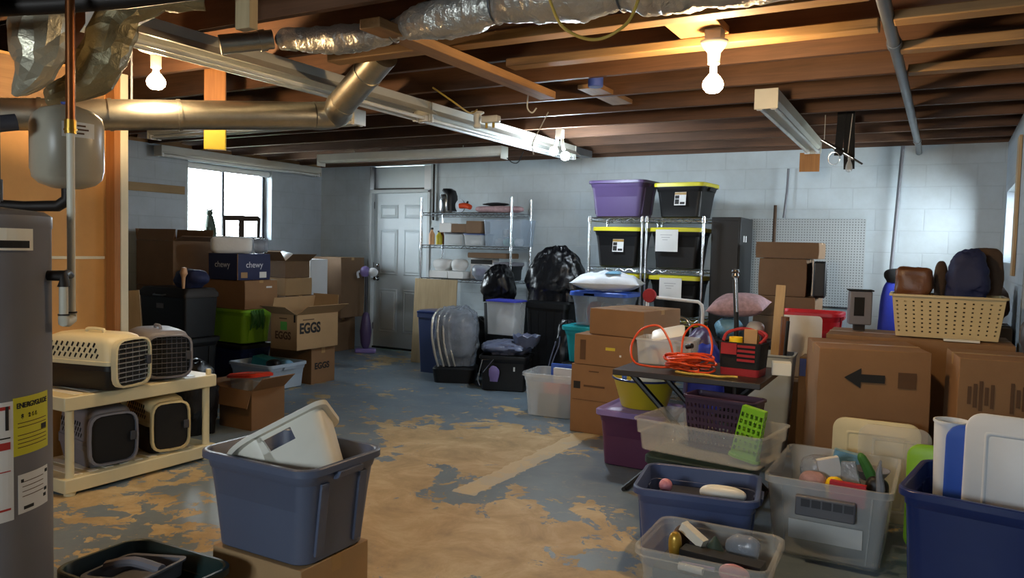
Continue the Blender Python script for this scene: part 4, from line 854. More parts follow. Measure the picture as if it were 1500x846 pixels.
clearbox('clear box with a dark lid next to the bottles on the wire shelf', -4.99, 7.62, z2, .26, .30, .125, 'dgrey', 'white_cloth', fl='white odds and ends in the lidded box next to the bottles')
clearbox('clear box with a dark lid in the middle of the wire shelf', -4.725, 7.62, z2, .24, .30, .12, 'bluegrey', 'white_cloth', seed=4, fl='white odds and ends in the middle lidded box on the shelf')
carton('brown box with handles above the clear boxes on the wire shelf', (-4.94, 7.60, z2+.147), 0, .20, .16, .10, 'card_d', tape=False)
carton('white printed box stacked above the bottles on the wire shelf', (-5.13, 7.60, z2+.147), 0, .16, .16, .11, 'paper', tape=False)
carton('grey brown box above the middle clear box on the wire shelf', (-4.725, 7.60, z2+.141), 0, .20, .20, .14, 'card_d', tape=False)
clearbox('large clear tub of white things at the right of the wire shelf', -4.285-.05, 7.65, z2, .50, .36, .30, None, None, 'clear_b')
for i, (dx, dz, a, m_) in enumerate(((-.125, .0, 8, 'white_cloth'), (0, .0, -8, 'mint'), (.125, .0, 10, 'white_cloth'), (-.04, .105, 40, 'white_cloth'))):
    put('rolled_towel', ('white towel roll at left in the large clear tub', 'mint towel roll in the large clear tub', 'white towel roll at right in the large clear tub', 'white towel roll on top in the large clear tub')[i], 'towel', MB().lump(.085, .20, .085, i+40, .03, 2.5), m_, (-4.335+dx, 7.65, z2+.006+dz), a)
for i, (x, y, w, d, h, m_, lb) in enumerate(((-5.18, 7.58, .24, .2, .135, 'white_cloth', 'white bundled bag at the left of the lower wire shelf'), (-4.96, 7.60, .18, .2, .14, 'white_cloth', 'white bundled bag second from left on the lower wire shelf'))):
    put('white_bundle', lb, 'bundle', MB().lump(w, d, h, 50+i, .08, 2.6, fine=.06), m_, (x, y, z3+.087))
carton('flat white box under the left bundle on the lower wire shelf', (-5.19, 7.58, z3), 0, .25, .20, .083, 'paper', tape=False); carton('flat white box under the second bundle on the lower wire shelf', (-4.945, 7.58, z3), 0, .21, .20, .08, 'paper', tape=False)
o = carton('white box standing in the middle of the lower wire shelf', (-4.66, 7.66, z3), 0, .30, .14, .24, 'paper', tape=False); mark(o, 'print_band', .29, .05, 'ink', (0, -.0755, .20))
rq = random.Random(7)
put('bag_of_balls', 'see-through bag of small purple and white beads on the lower shelf', 'bag', MB().lump(.26, .14, .17, 61, .12, 2.4, fine=.12), 'film', (-4.60, 7.50, z3))
bd = MB()
for k in range(46):
    a = rq.random()*2*PI; q = rq.random()**.5
    bd.lump(.028, .028, .028, k, .02, 2, 8, 6, c=(q*.07*math.cos(a), q*.025*math.sin(a), .02+rq.random()*.075), flat=0)
one('toy_beads', bd, 'lilac', 'purple beads packed in the see-through bag on the shelf', 'beads', (-4.60, 7.50, z3+.012))['kind'] = 'stuff'
o = tote('small black lidded bin at the right of the lower wire shelf', (-4.33, 7.64, z3), 0, .24, .26, .19, 'black', .9, .008, .02, lid='kgrey', ribs=False, handle=False); mark(o, 'name_label', .10, .08, 'paper', (.0, -.1262, .10))
carton('dark board box lying on the third tier beside the black bags', (-4.55, 7.66, z3+.245), 0, .50, .30, .06, 'card_d', tape=False)
# below the shelf
put('plywood_sheet', 'plywood sheet leaning on the wire shelf next to the door', 'board', MB().box(-.29, -.008, 0, .29, .008, .99), 'plywood', (-5.17, 7.36, .004), rot=(R(-3.5), 0, R(2)), bevel=.002)
r = root('slim_bin', 'tall slim blue bin standing before the plywood sheet', 'bin', (-4.83, 6.98, 0))
MB().loft([(0, .30, .24, .03), (.60, .36, .28, .03), (.60, .385, .305, .04), (.645, .385, .305, .04), (.645, .345, .265, .03), (.01, .28, .22, .03)], 6).build('bin_body', 'bluegrey', r); MB().loft([(.646, .39, .31, .04), (.665, .39, .31, .04), (.68, .33, .25, .04)], 6).build('lid', 'navy', r)
put('black_sack', 'black plastic sack tucked under the wire shelf', 'bag', MB().lump(.46, .24, .62, 71, .06, 2.6, 40, 28, 5., fine=.12), 'bag', (-4.53, 7.27, 0))
put('board_offcut', 'light board standing under the black bags by the wire shelf', 'board', MB().box(-.09, -.01, 0, .09, .01, .92), 'plywood', (-4.33, 7.415, 0), rot=(0, 0, 0))
# film wrapped stack of curved chair backs on a black base
r = root('wrapped_chair', 'black chair with curved back wrapped in clear film before the shelf', 'chair', (-4.36, 6.64, 0), 25)
MB().loft([(.0, .40, .36, .06), (.14, .44, .38, .06), (.16, .40, .34, .06)], 6).build('seat_base', 'black', r)
def curved_back(x, w, tilt):
    prof = [(x-.02, .16), (x-.045, .30), (x-.075, .44), (x-.10, .55), (x-.085, .64), (x-.03, .70)]
    mb = MB(); t = .045
    ls = []
    for k, (px, pz) in enumerate(prof): ls.append([(px, -w/2, pz), (px+t, -w/2, pz), (px+t, w/2, pz), (px, w/2, pz)])
    return mb.loops(ls)
for i, x in enumerate((-.10, -.03)): curved_back(x, .30-.02*i, 0).build('backrest', 'dgrey', r, bevel=.012)
fl = MB().lump(.46, .40, .60, 81, .05, 3.2, 48, 36, 6., c=(0, 0, .17), fine=.10); fl.build('film_wrap', 'film', r)
MB().lump(.20, .26, .46, 84, .04, 3., c=(.09, 0, .18)).build('cushion', 'greyfab', r)
for i in range(4):
    x = -.20+.055*i
    MB().tube([(x+.05, -.20+.012*i, .17), (x+.01, -.215+.012*i, .32), (x-.02, -.205+.012*i, .50), (x-.015, -.16, .66), (x+.03, -.06, .735), (x+.06, .06, .73)], [.010, .013, .012, .013, .011, .006], 8, sub=5).build('film_fold', 'foil', r)
# black tote with a grey bag over it
o = tote('black tote of tools covered with a grey plastic bag', (-3.72, 6.58, 0), 18, .46, .40, .34, 'black', .92, .012, .03, ribs=False)
MB().tube([(-.20, -.212, .30), (-.24, -.214, .12), (-.22, -.214, .05)], .006, 8, sub=3).tube([(-.20, -.212, .30), (-.09, -.214, .31), (-.19, -.216, .18)], .005, 6).build('chrome_handle', 'chrome', o); mark(o, 'yellow_button', .03, .03, 'yellowp', (-.12, -.196, .20), t=.012); mark(o, 'white_dash', .015, .04, 'paper', (.11, -.200, .22), t=.008)
put('purple_rag', 'purple film rag hanging at the front of the black tote', 'rag', MB().lump(.10, .03, .16, 90, .2, 2.2, fine=.2), 'lilac', (-3.72, 6.33, .10), 18)
r = root('grey_bag', 'grey plastic bag draped over the black tote', 'bag', (-3.72, 6.58, .345), 18)
MB().lump(.48, .42, .13, 95, .12, 2.4, 44, 24, 5., fine=.2).build('bag_body', 'greybag', r)
MB().loops([[((.20+.11*math.cos(t*PI/9)*k), (-.06+.10*math.sin(t*PI/9)*k), z+.012*math.sin(3*t)) for t in range(18)] for k, z in ((.8, .08), (1.1, .13), (1.25, .19), (1.2, .195), (1.02, .14), (.7, .09))], False, True).build('bag_mouth', 'greybag', r)
clearbox('tall clear box with a blue violet lid on the grey bag', -3.87, 6.80, .505, .34, .26, .33, 'blue2', None, 'clear')
put('white_garment', 'white cloth stuffed in the box with the blue violet lid', 'cloth', MB().lump(.22, .16, .26, 97, .1, 2.4, fine=.1), 'white_cloth', (-3.87, 6.80, .513))
# black wheeled can and the black bags above it
r = root('trash_can', 'black ribbed trash can behind the grey bag', 'trash can', (-3.50, 7.18, 0))
MB().loft([(.05, .40, .40, .05), (.78, .48, .46, .05), (.78, .52, .50, .06), (.83, .52, .50, .06), (.85, .46, .44, .06)], 6).build('can_body', 'black', r)
rb = MB()
for k in range(5): rb.loops([[(-.16+.08*k-.008, -.203, .08), (-.16+.08*k+.008, -.203, .08), (-.16+.08*k+.008, -.195, .08), (-.16+.08*k-.008, -.195, .08)], [(-.18+.09*k-.008, -.236, .74), (-.18+.09*k+.008, -.236, .74), (-.18+.09*k+.008, -.225, .74), (-.18+.09*k-.008, -.225, .74)]])
rb.build('ribs', 'black', r)
for s in (-1, 1): MB().tube([(s*.17-.02, .18, .05), (s*.17+.02, .18, .05)], .05, 16).build('wheel', 'black', r)
put('garbage_bag', 'big black garbage bag heaped on the ribbed trash can', 'bag', MB().lump(.86, .50, .56, 101, .06, 2.6, 72, 48, 3.2, fine=.16, top=.5), 'bag', (-3.50, 7.18, .853))
put('garbage_bag', 'black garbage bag sagging between wire shelf and big bag', 'bag', MB().lump(.42, .40, .40, 105, .07, 2.6, 56, 36, 4., fine=.18, top=.7), 'bag', (-4.16, 7.14, .80))
put('black_drum', 'black bin holding up the sagging garbage bag', 'bin', MB().loft([(0, .36, .36, .08), (.79, .42, .40, .08)], 6), 'black', (-4.06, 7.16, 0))
# teal tote, clear tote with blue lid and sack
tote('dark tote on the floor under the teal tote', (-2.72, 6.46, 0), 0, .52, .38, .345, 'black', .88, .012, .05, lid='black', ribs=False, handle=False)
tote('bright teal tote between the dark tote and the clear tote', (-2.72, 6.46, .368), 0, .52, .38, .315, 'teal', .84, .016, .05, lid='teal', ribs=False, handle=False)
o = tote('clear tote with a blue lid under the white sack', (-2.66, 6.46, .704), 0, .52, .36, .29, 'clear_b', .86, .014, .05, lid='blue', ribs=False, handle=False); MB().box(-.12, -.20, .27, -.02, -.195, .29).build('clip', 'dark', o)
for i, (dx, m_, lb) in enumerate(((-.10, 'redfab', 'red toy in the clear tote with the blue lid'), (.02, 'greyfab', 'grey bundle in the clear tote with the blue lid'), (.14, 'greybag', 'speckled bundle in the clear tote with the blue lid'))):
    put('bundle', lb, 'bundle', MB().lump(.095, .22, .19, 110+i, .08, 2.4), m_, (-2.66+dx, 6.46, .72))
r = root('pillow_sack', 'white sack with a blue print lying on the blue lidded tote', 'sack', (-2.62, 6.42, 1.028), 12)
MB().pillow(.62, .38, .16, 3, .06).build('sack_body', 'whitebag', r); MB().pillow(.13, .26, .03, 5, .03, 12, 12, c=(.06, -.01, .138), pinch=0).build('blue_print', 'lightblue', r)
put('black_sack', 'slim black sack hanging beside the teal tote', 'bag', MB().lump(.22, .26, .70, 125, .08, 2.5, 36, 28, 5., fine=.12), 'bag', (-3.12, 6.66, 0))
one('thin_hose', MB().tube([(-3.02, 6.20, .02), (-3.06, 6.22, .30), (-2.99, 6.22, .52), (-2.985, 6.22, .60)], .006, 6, sub=6).tube([(-3.04, 6.20, .02), (-3.09, 6.22, .28), (-3.02, 6.22, .55)], .006, 6, sub=6), 'greybag', 'thin grey hoses curling up beside the teal tote', 'hose')
# clear tub with red things on the floor
tote('clear tub lined with plastic on the floor left of the carton stack', (-2.80, 5.80, 0), 6, .46, .42, .36, 'clear', .86, .014, .06, ribs=False)
for nm, lb, mb, m_, lc, rz in (('red_folder', 'red folder inside the clear floor tub', MB().box(-.11, -.006, 0, .11, .006, .24), 'red', (-2.765, 5.735, .03), 8), ('white_book', 'white and blue book sticking out of the clear floor tub', MB().box(-.09, -.02, 0, .09, .02, .37), 'paper', (-2.74, 5.82, .015), 2), ('blue_case', 'blue case at the back of the clear floor tub', MB().box(-.12, -.02, 0, .12, .02, .39), 'blue', (-2.775, 5.91, .015), 6), ('grey_case', 'dark grey case low in the clear floor tub', MB().box(-.13, -.015, 0, .13, .015, .17), 'dgrey', (-2.77, 5.685, .015), 6), ('white_bag', 'white film bag at the left of the clear floor tub', MB().lump(.07, .18, .28, 130, .08, 2.4), 'film', (-2.935, 5.80, .016), 6)):
    put(nm, lb, nm.split('_')[1], mb, m_, lc, rz)
# the carton stack
o = carton('tall brown carton with an up arrow, bottom of the stack', (-2.21, 5.55, 0), 0, .47, .46, .518, 'card', long='x', bulge=.002)
mark(o, 'black_square', .055, .055, 'ink', (-.185, -.2335, .36)); mark(o, 'print_line', .17, .014, 'ink_b', (-.045, -.2335, .358), t=.001)
ar = MB().add([(-.012, 0, -.045), (.012, 0, -.045), (.012, 0, .005), (.03, 0, .005), (0, 0, .045), (-.03, 0, .005), (-.012, 0, .005)], [(0, 1, 2, 3, 4, 5, 6)]); ar.build('up_arrow', 'ink', o, loc=(.165, -.2338, .35), smooth=False)
mark(o, 'shipping_label', .12, .085, 'card_l', (.10, -.2335, .17)); mark(o, 'print_line', .44, .003, 'ink_b', (0, -.2335, .25)); mark(o, 'print_line', .08, .008, 'ink_b', (-.05, -.2338, .47))
for k in range(4): mark(o, 'label_line', .10, .004, 'ink_b', (.10, -.2345, .145+.016*k))
o = carton('brown carton with a yellow tape mark, middle of the stack', (-2.19, 5.53, .521), 0, .46, .44, .225, 'card', long='x', bulge=.002)
mark(o, 'yellow_tape', .075, .022, 'ink_y', (.06, -.2235, .13)); mark(o, 'stripe_print', .045, .15, 'ink_b', (-.16, -.2235, .11), t=.0008); mark(o, 'blue_dot', .015, .015, 'paper', (.14, -.2235, .085))
carton('wide brown carton on top of the stack', (-2.05, 5.60, .749), -10, .46, .56, .195, 'card', long='x', bulge=.002)
# ---------------------------------------------------------------- twin racks with black totes
RA, RB = (-3.0, -2.47), (-2.43, -1.90)
for (a, b), lb in ((RA, 'left chrome rack holding black totes with yellow lids'), (RB, 'right chrome rack holding black totes with papers taped on')):
    wire_rack(lb, a, b, 6.85, 7.30, 1.70, (.06, .36, .775, 1.215, 1.685))
def black_tote(label, x, y, z, lid='yellow_lid', sheet=None, sticker=False, h=.36, rz=0):
    o = tote(label, (x, y, z), rz, .46, .38, h, 'black', .82, .012, .04, lid=lid, ribs=False, handle=True, group='black totes with yellow lids')
    f = -.38*.93/2
    tb = math.atan((.38*.18/2)/h)
    if sheet:
        p = MB().box(-.105, -.0006, -.20, .105, .0006, 0).build('taped_sheet', 'paper', o, loc=(sheet[0], -.212, h-.005), rot=(R(0), 0, R(sheet[1])))
        for k in range(3): MB().box(-.06+.01*k, -.0012, -.05-.022*k, .05-.02*k, -.0007, -.047-.022*k).build('handwriting', 'greyplas', p)
    if sticker:
        p = MB().box(-.055, -.0006, -.06, .055, .0006, .06).build('product_sticker', 'paper', o, loc=(.02, -.1865, h*.56), rot=(-tb, 0, 0))
        MB().box(-.05, -.0014, -.05, -.01, -.0007, -.005).box(-.05, -.0014, .0, -.01, -.0007, .03).box(.0, -.0014, -.05, .045, -.0007, -.03).build('sticker_print', 'ink', p); MB().box(-.055, -.0014, .035, .055, -.0007, .058).build('sticker_band', 'amber', p)
    return o
for z, lbl, kw in ((1.225, 'black tote with a product sticker, upper tier of the left rack', dict(sticker=True)), (.785, 'black tote with a taped sheet, middle tier of the left rack', dict(sheet=(-.02, 1))), (.37, 'black tote low in the left rack behind the teal tote', {})):
    black_tote(lbl, -2.735, 7.06, z, **kw)
for z, lbl, kw in ((1.225, 'black tote with a taped sheet, upper tier of the right rack', dict(sheet=(-.07, 0))), (.785, 'black tote with a taped sheet, middle tier of the right rack', dict(sheet=(-.02, -1))), (.37, 'black tote low in the right rack behind the cartons', {})):
    black_tote(lbl, -2.165, 7.06, z, **kw)
tote('open purple tote on top of the left rack', (-2.73, 7.03, 1.693), -4, .56, .40, .345, 'purple', .82, .016, .05)
black_tote('black tote with a yellow lid and sticker on top of the right rack', -2.13, 7.06, 1.693, sticker=True, h=.30, rz=-6)
r = root('metal_locker', 'tall black steel locker beside the right rack', 'locker', (-1.73, 7.20, 0))
MB().box(-.13, -.24, .02, .13, .24, 1.70).build('locker_body', 'black', r, bevel=.006); MB().box(-.118, -.252, .06, .118, -.242, 1.67).build('door', 'black', r, bevel=.004); MB().box(.09, -.262, .85, .105, -.2525, 1.0).build('handle', 'steel', r, bevel=.003)
for y in (-.10, -.02): mark(r, 'white_tag', .035, .055, 'paper', (.1308, y, 1.51), 90)
MB().box(-.12, -.22, 0, .12, .22, .0195).build('plinth', 'black', r)
# ---------------------------------------------------------------- folding table and what is on and under it
r = root('folding_table', 'dark folding table with crossed legs carrying the orange cord', 'table', (-1.20, 4.34, 0), 1)
MB().box(-.40, -.32, .688, .40, .32, .72).build('table_top', 'tabletop', r, bevel=.004)
for y in (-.17, .24):
    for s in (-1, 1): MB().tube([(s*.34, y+s*.012, .686), (-s*.36, y+s*.012, .012)], .018, 8).build('leg', 'black', r)
for x in (-.36, .36): MB().tube([(x, -.19, .012), (x, .26, .012)], .012, 8).build('foot_bar', 'black', r)
TZ = .7205
clearbox('clear box on the folding table left of the orange cord', -1.42, 4.45, TZ, .34, .25, .15, None, None, 'clear', 4)
put('white_case', 'white plastic case tilted on the rim of the clear table box', 'case', MB().loft([(0, .19, .13, .03), (.03, .20, .14, .03), (.036, .18, .12, .03)], 5), 'white', (-1.43, 4.50, .868), rot=(R(24), R(-14), R(10)))
put('pink_ball', 'pink toy inside the clear box on the table', 'toy', MB().lump(.10, .10, .07, 140, .1, 2.2), 'pinkish', (-1.375, 4.43, TZ+.006)); put('peach_cup', 'peach cup inside the clear box on the table', 'cup', MB().lathe([(0, 0), (.035, 0), (.048, .07), (.044, .07), (.03, .006), (0, .006)], 20), 'peach', (-1.47, 4.44, TZ+.006))
put('black_gadget', 'black gadget inside the clear table box', 'gadget', MB().lump(.08, .06, .10, 141, .05, 3), 'black', (-1.355, 4.525, TZ+.006))
r = root('extension_cord', 'coiled orange extension cord heaped on the folding table', 'cord', (-1.225, 4.19, TZ))
cm = random.Random(5); cd = []
for k in range(13):
    a0 = cm.random()*6.3; rx, ry = .095+cm.random()*.045, .055+cm.random()*.045; ox, oy = (cm.random()-.5)*.05, (cm.random()-.5)*.04
    for t in range(14): a = a0+2*PI*t/14; cd.append((ox+rx*math.cos(a), oy+ry*math.sin(a),   .008+.0058*k+.010*math.sin(a*2+k)+.012))
MB().tube(cd, .0062, 8, sub=3).build('cord_coil', 'orange', r)
MB().tube([(-.08, -.04, .02), (-.18, -.08, .02), (-.27, -.10, .04), (-.31, -.05, .12), (-.28, .02, .21), (-.19, .06, .235), (-.12, .04, .16), (-.09, .02, .09)], .0062, 8, sub=8).build('loose_loop', 'orange', r)
MB().tube([(-.05, .05, .09), (-.05, .09, .19), (.0, .11, .25), (.08, .09, .24), (.12, .05, .16), (.13, .0, .10)], .0062, 8, sub=8).build('loose_loop', 'orange', r)
MB().tube([(.0, -.02, .14), (.035, -.035, .15)], .014, 10).build('plug', 'black', r)
one('yellow_cable', MB().tube([(-.14, -.02, .008), (-.06, -.05, .008), (.03, -.03, .008), (.10, -.05, .008), (.15, -.01, .008), (.19, 0, .008)], .007, 8, sub=6), 'ycord', 'yellow cord end lying under the orange cord coil', 'cord', (-1.12, 4.12, TZ))
r = root('tool_bag', 'red and black tool bag standing on the folding table', 'tool bag', (-.945, 4.30, TZ), -4)
MB().loft([(0, .21, .16, .02), (.04, .215, .165, .02), (.04, .21, .16, .02)], 4).build('red_base', 'redfab', r)
MB().loft([(.041, .215, .165, .02), (.18, .235, .175, .02), (.18, .215, .155, .02), (.05, .195, .145, .02)], 4).build('bag_body', 'blackfab', r)
for z in (.08, .105, .13, .155): MB().box(-.01, -.0895-.0003*z*10, z, .085, -.0865, z+.013).build('webbing', 'redfab', r)
mark(r, 'red_pocket', .085, .06, 'redfab', (-.055, -.0905, .145), t=.006)
MB().tube([(-.10, -.05, .18), (-.085, -.02, .225), (0, 0, .25), (.085, .02, .225), (.10, .05, .18)], .009, 8, sub=6).build('carry_handle', 'redfab', r); MB().tube([(.10, -.06, .18), (.12, .0, .22), (.06, .06, .235), (0, .07, .19)], .008, 8, sub=6).build('carry_handle', 'redfab', r)
put('yellow_tub', 'yellow tape roll in the top of the tool bag', 'tape', MB().lathe([(.02, 0), (.036, 0), (.036, .04), (.02, .04)], 24, ring=True), 'yellowp', (-.982, 4.268, TZ+.165)); put('card_pack', 'cream card pack sticking up from the tool bag', 'package', MB().box(-.035, -.008, 0, .035, .008, .16), 'card_l', (-.905, 4.275, TZ+.09), rot=(0, 0, R(-4)), bevel=.002)
put('bolt_jar', 'clear jar of fittings in the tool bag', 'jar', MB().lathe([(0, 0), (.026, 0), (.026, .09), (.02, .10), (0, .102)], 20), 'amber', (-.895, 4.328, TZ+.12))
put('white_carton_small', 'small cream box on the table right of the tool bag', 'box', MB().cbox((0, 0, .035), (.10, .09, .07)), 'creamw', (-.765, 4.42, TZ), 12, bevel=.003)
o = tote('plum purple tote under the yellow tub left of the table', (-1.70, 4.80, 0), 0, .42, .44, .35, 'maroon', .86, .016, .04, lid='lilac', ribs=True, handle=False)  # lid tinted lilac: the sheen on its top is put into the colour
r = root('rope_tub', 'yellow flexible tub of white bags on the plum tote', 'tub', (-1.68, 4.80, .372))
MB().lathe([(0, 0), (.145, 0), (.15, .01), (.20, .175), (.207, .18), (.207, .19), (.198, .19), (.145, .012), (0, .012)], 36).build('tub_body', 'yellow', r); MB().lathe([(.2075, .178), (.212, .18), (.212, .19), (.2075, .192)], 36, ring=True).build('blue_rim', 'navy', r)
put('white_plastic_bag', 'white plastic bag stuffed in the yellow tub', 'bag', MB().lump(.21, .21, .19, 151, .04, 2.4, fine=.08, top=1.15), 'whitebag', (-1.66, 4.815, .40)); put('blue_bottle', 'blue bottle at the left in the yellow tub', 'bottle', MB().lathe([(0, 0), (.016, 0), (.016, .16), (.012, .18), (.012, .20), (0, .2)], 14), 'blue', (-1.80, 4.745, .41))
tote('dark green tote with a lid under the long clear tub', (-1.02, 3.865, 0), -4, .50, .32, .335, 'dgreen', .88, .014, .05, lid='dgreen', ribs=False, handle=False)
r = root('long_clear_tub', 'long shallow clear tub holding the plum and lime baskets', 'storage bin', (-1.0, 3.88, .368), -8)
MB().loft([(0, .60, .34, .03), (.006, .61, .35, .03), (.085, .625, .365, .03), (.09, .65, .39, .035), (.155, .66, .40, .035), (.155, .68, .42, .04), (.163, .68, .42, .04), (.163, .652, .392, .03), (.092, .64, .38, .03), (.085, .617, .357, .03), (.006, .60, .34, .03)], 6).build('tub_body', 'milky', r)
def basket(label, loc, rot, w, d, h, m, rows, cols, hole, taper=.86, name='plastic_basket', rim=.012):
    """a basket with really open slots in its four walls"""
    o = root(name, label, 'basket', loc, 0, None, rot)
    k = lambda z: taper+(1-taper)*z/h
    mb = MB(); t = .003
    def wall(c0, c1, n):
        z0, z1 = .022, h-.03
        cu = [0]+sum([[(i+(1-hole[0])/2)/n, (i+(1+hole[0])/2)/n] for i in range(n)], [])+[1]
        cz = [0]+sum([[z0+(z1-z0)*(j+(1-hole[1])/2)/rows, z0+(z1-z0)*(j+(1+hole[1])/2)/rows] for j in range(rows)], [])+[h]
        P = lambda u, z, q: tuple(Vector((c0[0]+(c1[0]-c0[0])*u, c0[1]+(c1[1]-c0[1])*u, 0))*k(z)*q+Vector((0, 0, z)))
        for a in range(len(cu)-1):
            for b in range(len(cz)-1):
                if a % 2 == 1 and b % 2 == 1: continue
                u0, u1, za, zb = cu[a], cu[a+1], cz[b], cz[b+1]
                mb.add([P(u0, za, 1), P(u1, za, 1), P(u1, zb, 1), P(u0, zb, 1), P(u0, za, .985), P(u1, za, .985), P(u1, zb, .985), P(u0, zb, .985)], [(0, 1, 2, 3), (7, 6, 5, 4), (0, 4, 5, 1), (1, 5, 6, 2), (2, 6, 7, 3), (3, 7, 4, 0)])
    A, B, C_, D_ = (-w/2, -d/2), (w/2, -d/2), (w/2, d/2), (-w/2, d/2)
    nb = max(2, round(cols*d/w))
    wall(A, B, cols); wall(B, C_, nb); wall(C_, D_, cols); wall(D_, A, nb)
    mb.box(-w*taper/2, -d*taper/2, 0, w*taper/2, d*taper/2, .005)
    mb.build('basket_body', m, o, smooth=False)
    MB().loft([(h-.012, w, d, .02), (h-.012, w+2*rim, d+2*rim, .03), (h, w+2*rim, d+2*rim, .03), (h+.002, w+2*rim-.006, d+2*rim-.006, .03), (h+.002, w-.002, d-.002, .02), (h-.012, w-.004, d-.004, .02)], 6, False, False).build('rim', m, o)
    return o
basket('dark plum slotted basket standing in the long clear tub', (-.955, 3.955, .379), (0, 0, R(-8)), .36, .17, .27, 'dpurple', 6, 16, (.5, .55))
basket('lime green basket tipped on end in the long clear tub', (-.765, 3.775, .642), (R(180), R(10), R(-8)), .13, .05, .255, 'limeb', 6, 5, (.6, .6))
# ---------------------------------------------------------------- near right bins
tote('slate blue open bin on the floor before the long clear tub', (-.92, 3.40, 0), 10, .50, .42, .36, 'bluegrey', .86, .016, .05)
put('grey_shoe', 'white and tan shoe lying on things in the slate blue bin', 'shoe', MB().lump(.20, .08, .07, 160, .04, 2.4, flat=.1), 'creamw', (-.80, 3.35, .30), 8)
put('box_in_bin', 'dark carton filling the lower part of the slate blue bin', 'cardboard box', MB().cbox((0, 0, .135), (.36, .28, .27)), 'dgrey', (-.92, 3.40, .016), 10, bevel=.003)
put('pink_ball', 'pink ball at the left in the slate blue bin', 'ball', MB().lump(.06, .06, .06, 161, .02, 2, flat=0), 'pinkish', (-1.05, 3.33, .305))
o = root('handled_clear_bin', 'big clear bin with a grey handle full of small packages', 'storage bin', (-.42, 4.0, 0))
w_, d_, h_ = .52, .68, .365
MB().loft([(0, w_*.86, d_*.88, .04), (.008, w_*.88, d_*.9, .04), (h_-.03, w_, d_, .04), (h_-.03, w_+.024, d_+.024, .045), (h_, w_+.024, d_+.024, .045), (h_, w_-.006, d_-.006, .04), (.012, w_*.88-.008, d_*.9-.008, .04)], 6).build('bin_body', 'clear', o)
for s in (-1, 1):
    y = s*(d_/2-.006)
    q = MB().box(-.125, y+s*.004-(.012 if s > 0 else .028)+ (0 if s > 0 else 0), h_-.155, .125, y+s*.004+(.028 if s > 0 else .012), h_-.065).build('grey_handle', 'greyplas', o, bevel=.006)
    for k in range(5): MB().box(-.10+.045*k, y+s*.033-.002, h_-.11, -.08+.045*k+.018, y+s*.033+.002, h_-.075).build('grip_slot', 'dgrey', q)
MB().box(-.155, -.001, 0, .155, .001, .09).build('name_sheet', 'paper', o, loc=(0, -.323, .09), rot=(R(5.5), 0, 0))
for x in (-.19, .19): MB().tube([(x*.9, -d_*.45-.003, .02), (x, -d_/2-.002, h_-.035)], .004, 6).build('ridge', 'clear', o)
ct = [('folded_apron', 'grey cloth at the bottom of the handled clear bin', MB().lump(.38, .50, .25, 170, .05, 3.4, fine=.03), 'greyfab', (-.42, 4.0, .014), 0, 'cloth'),
 ('wire_whisk_pack', 'clear bag with black stripes in the handled clear bin', MB().lump(.17, .16, .13, 171, .08, 2.6, fine=.05), 'film', (-.50, 4.02, .272), 12, 'bag'),
 ('pink_tissue', 'pinkish white tissue at the left in the handled clear bin', MB().lump(.12, .15, .10, 172, .12, 2.2, fine=.1), 'pinkfab', (-.50, 3.80, .272), 0, 'tissue'),
 ('red_packet', 'red packet in the handled clear bin', MB().cbox((0, 0, .05), (.15, .03, .10)), 'red', (-.335, 3.70, .275), -4, 'packet'),
 ('green_packet', 'green topped clear packet leaning in the handled clear bin', MB().add([(-.05, 0, 0), (.05, 0, 0), (.0, .02, .16), (-.06, .02, .15), (-.05, .02, 0), (.05, .02, 0), (.0, .04, .16), (-.06, .04, .15)], [(0, 1, 2, 3), (7, 6, 5, 4), (0, 4, 5, 1), (1, 5, 6, 2), (2, 6, 7, 3), (3, 7, 4, 0)]), 'film', (-.33, 3.84, .272), -10, 'packet'),
 ('green_spatula', 'green blade sticking up in the handled clear bin', MB().tube([(0, 0, 0), (-.03, 0, .09), (-.07, .0, .165), (-.085, 0, .18)], [.012, .026, .02, .006], 8, sub=3), 'leaf', (-.235, 3.95, .272), 0, 'spatula'),
 ('gold_packet', 'gold packet at the right in the handled clear bin', MB().lump(.08, .10, .08, 175, .1, 2.6), 'gold', (-.30, 3.775, .272), 0, 'packet'),
 ('grey_bowl', 'grey bowl tipped on edge in the handled clear bin', MB().lathe([(0, 0), (.05, .002), (.085, .05), (.08, .05), (.045, .01), (0, .008)], 24), 'kgrey', (-.27, 4.10, .30), 0, 'bowl'),
 ('black_pouch', 'black pouch at the front right of the handled clear bin', MB().lump(.10, .07, .12, 177, .1, 2.6), 'black', (-.225, 3.70+.12, .272), 0, 'pouch')]
ct += [('blue_packet', 'blue and white packet at the back of the handled clear bin', MB().cbox((0, 0, .06), (.14, .05, .12), Matrix.Rotation(R(10), 4, 'Y')), 'lightblue', (-.40, 4.20, .275), 10, 'packet'),
 ('white_packet', 'white packet standing in the middle of the handled clear bin', MB().cbox((0, 0, .07), (.10, .035, .14), Matrix.Rotation(R(-14), 4, 'Y')), 'paper', (-.42, 3.92, .285), 20, 'packet'),
 ('yellow_pouch', 'yellow pouch behind the red packet in the handled clear bin', MB().lump(.08, .06, .10, 220, .06, 2.6), 'yellowp', (-.40, 3.78, .272), 0, 'pouch')]
for nm, lb, mb, m_, lc, rz, cat in ct: put(nm, lb, cat, mb, m_, lc, rz)
one('twisted_film', MB().tube([(0, 0, 0), (.005, 0, .08), (-.005, .01, .15), (.0, .0, .21)], [.012, .018, .014, .004], 8, sub=4), 'film', 'twisted clear film standing at the right rim of the handled bin', 'film', (-.21, 3.72, .28))
o = tote('small clear open bin in front of the slate blue bin', (-.72, 2.86, 0), 2, .46, .38, .30, 'milky', .88, .014, .04, ribs=False, handle=False)
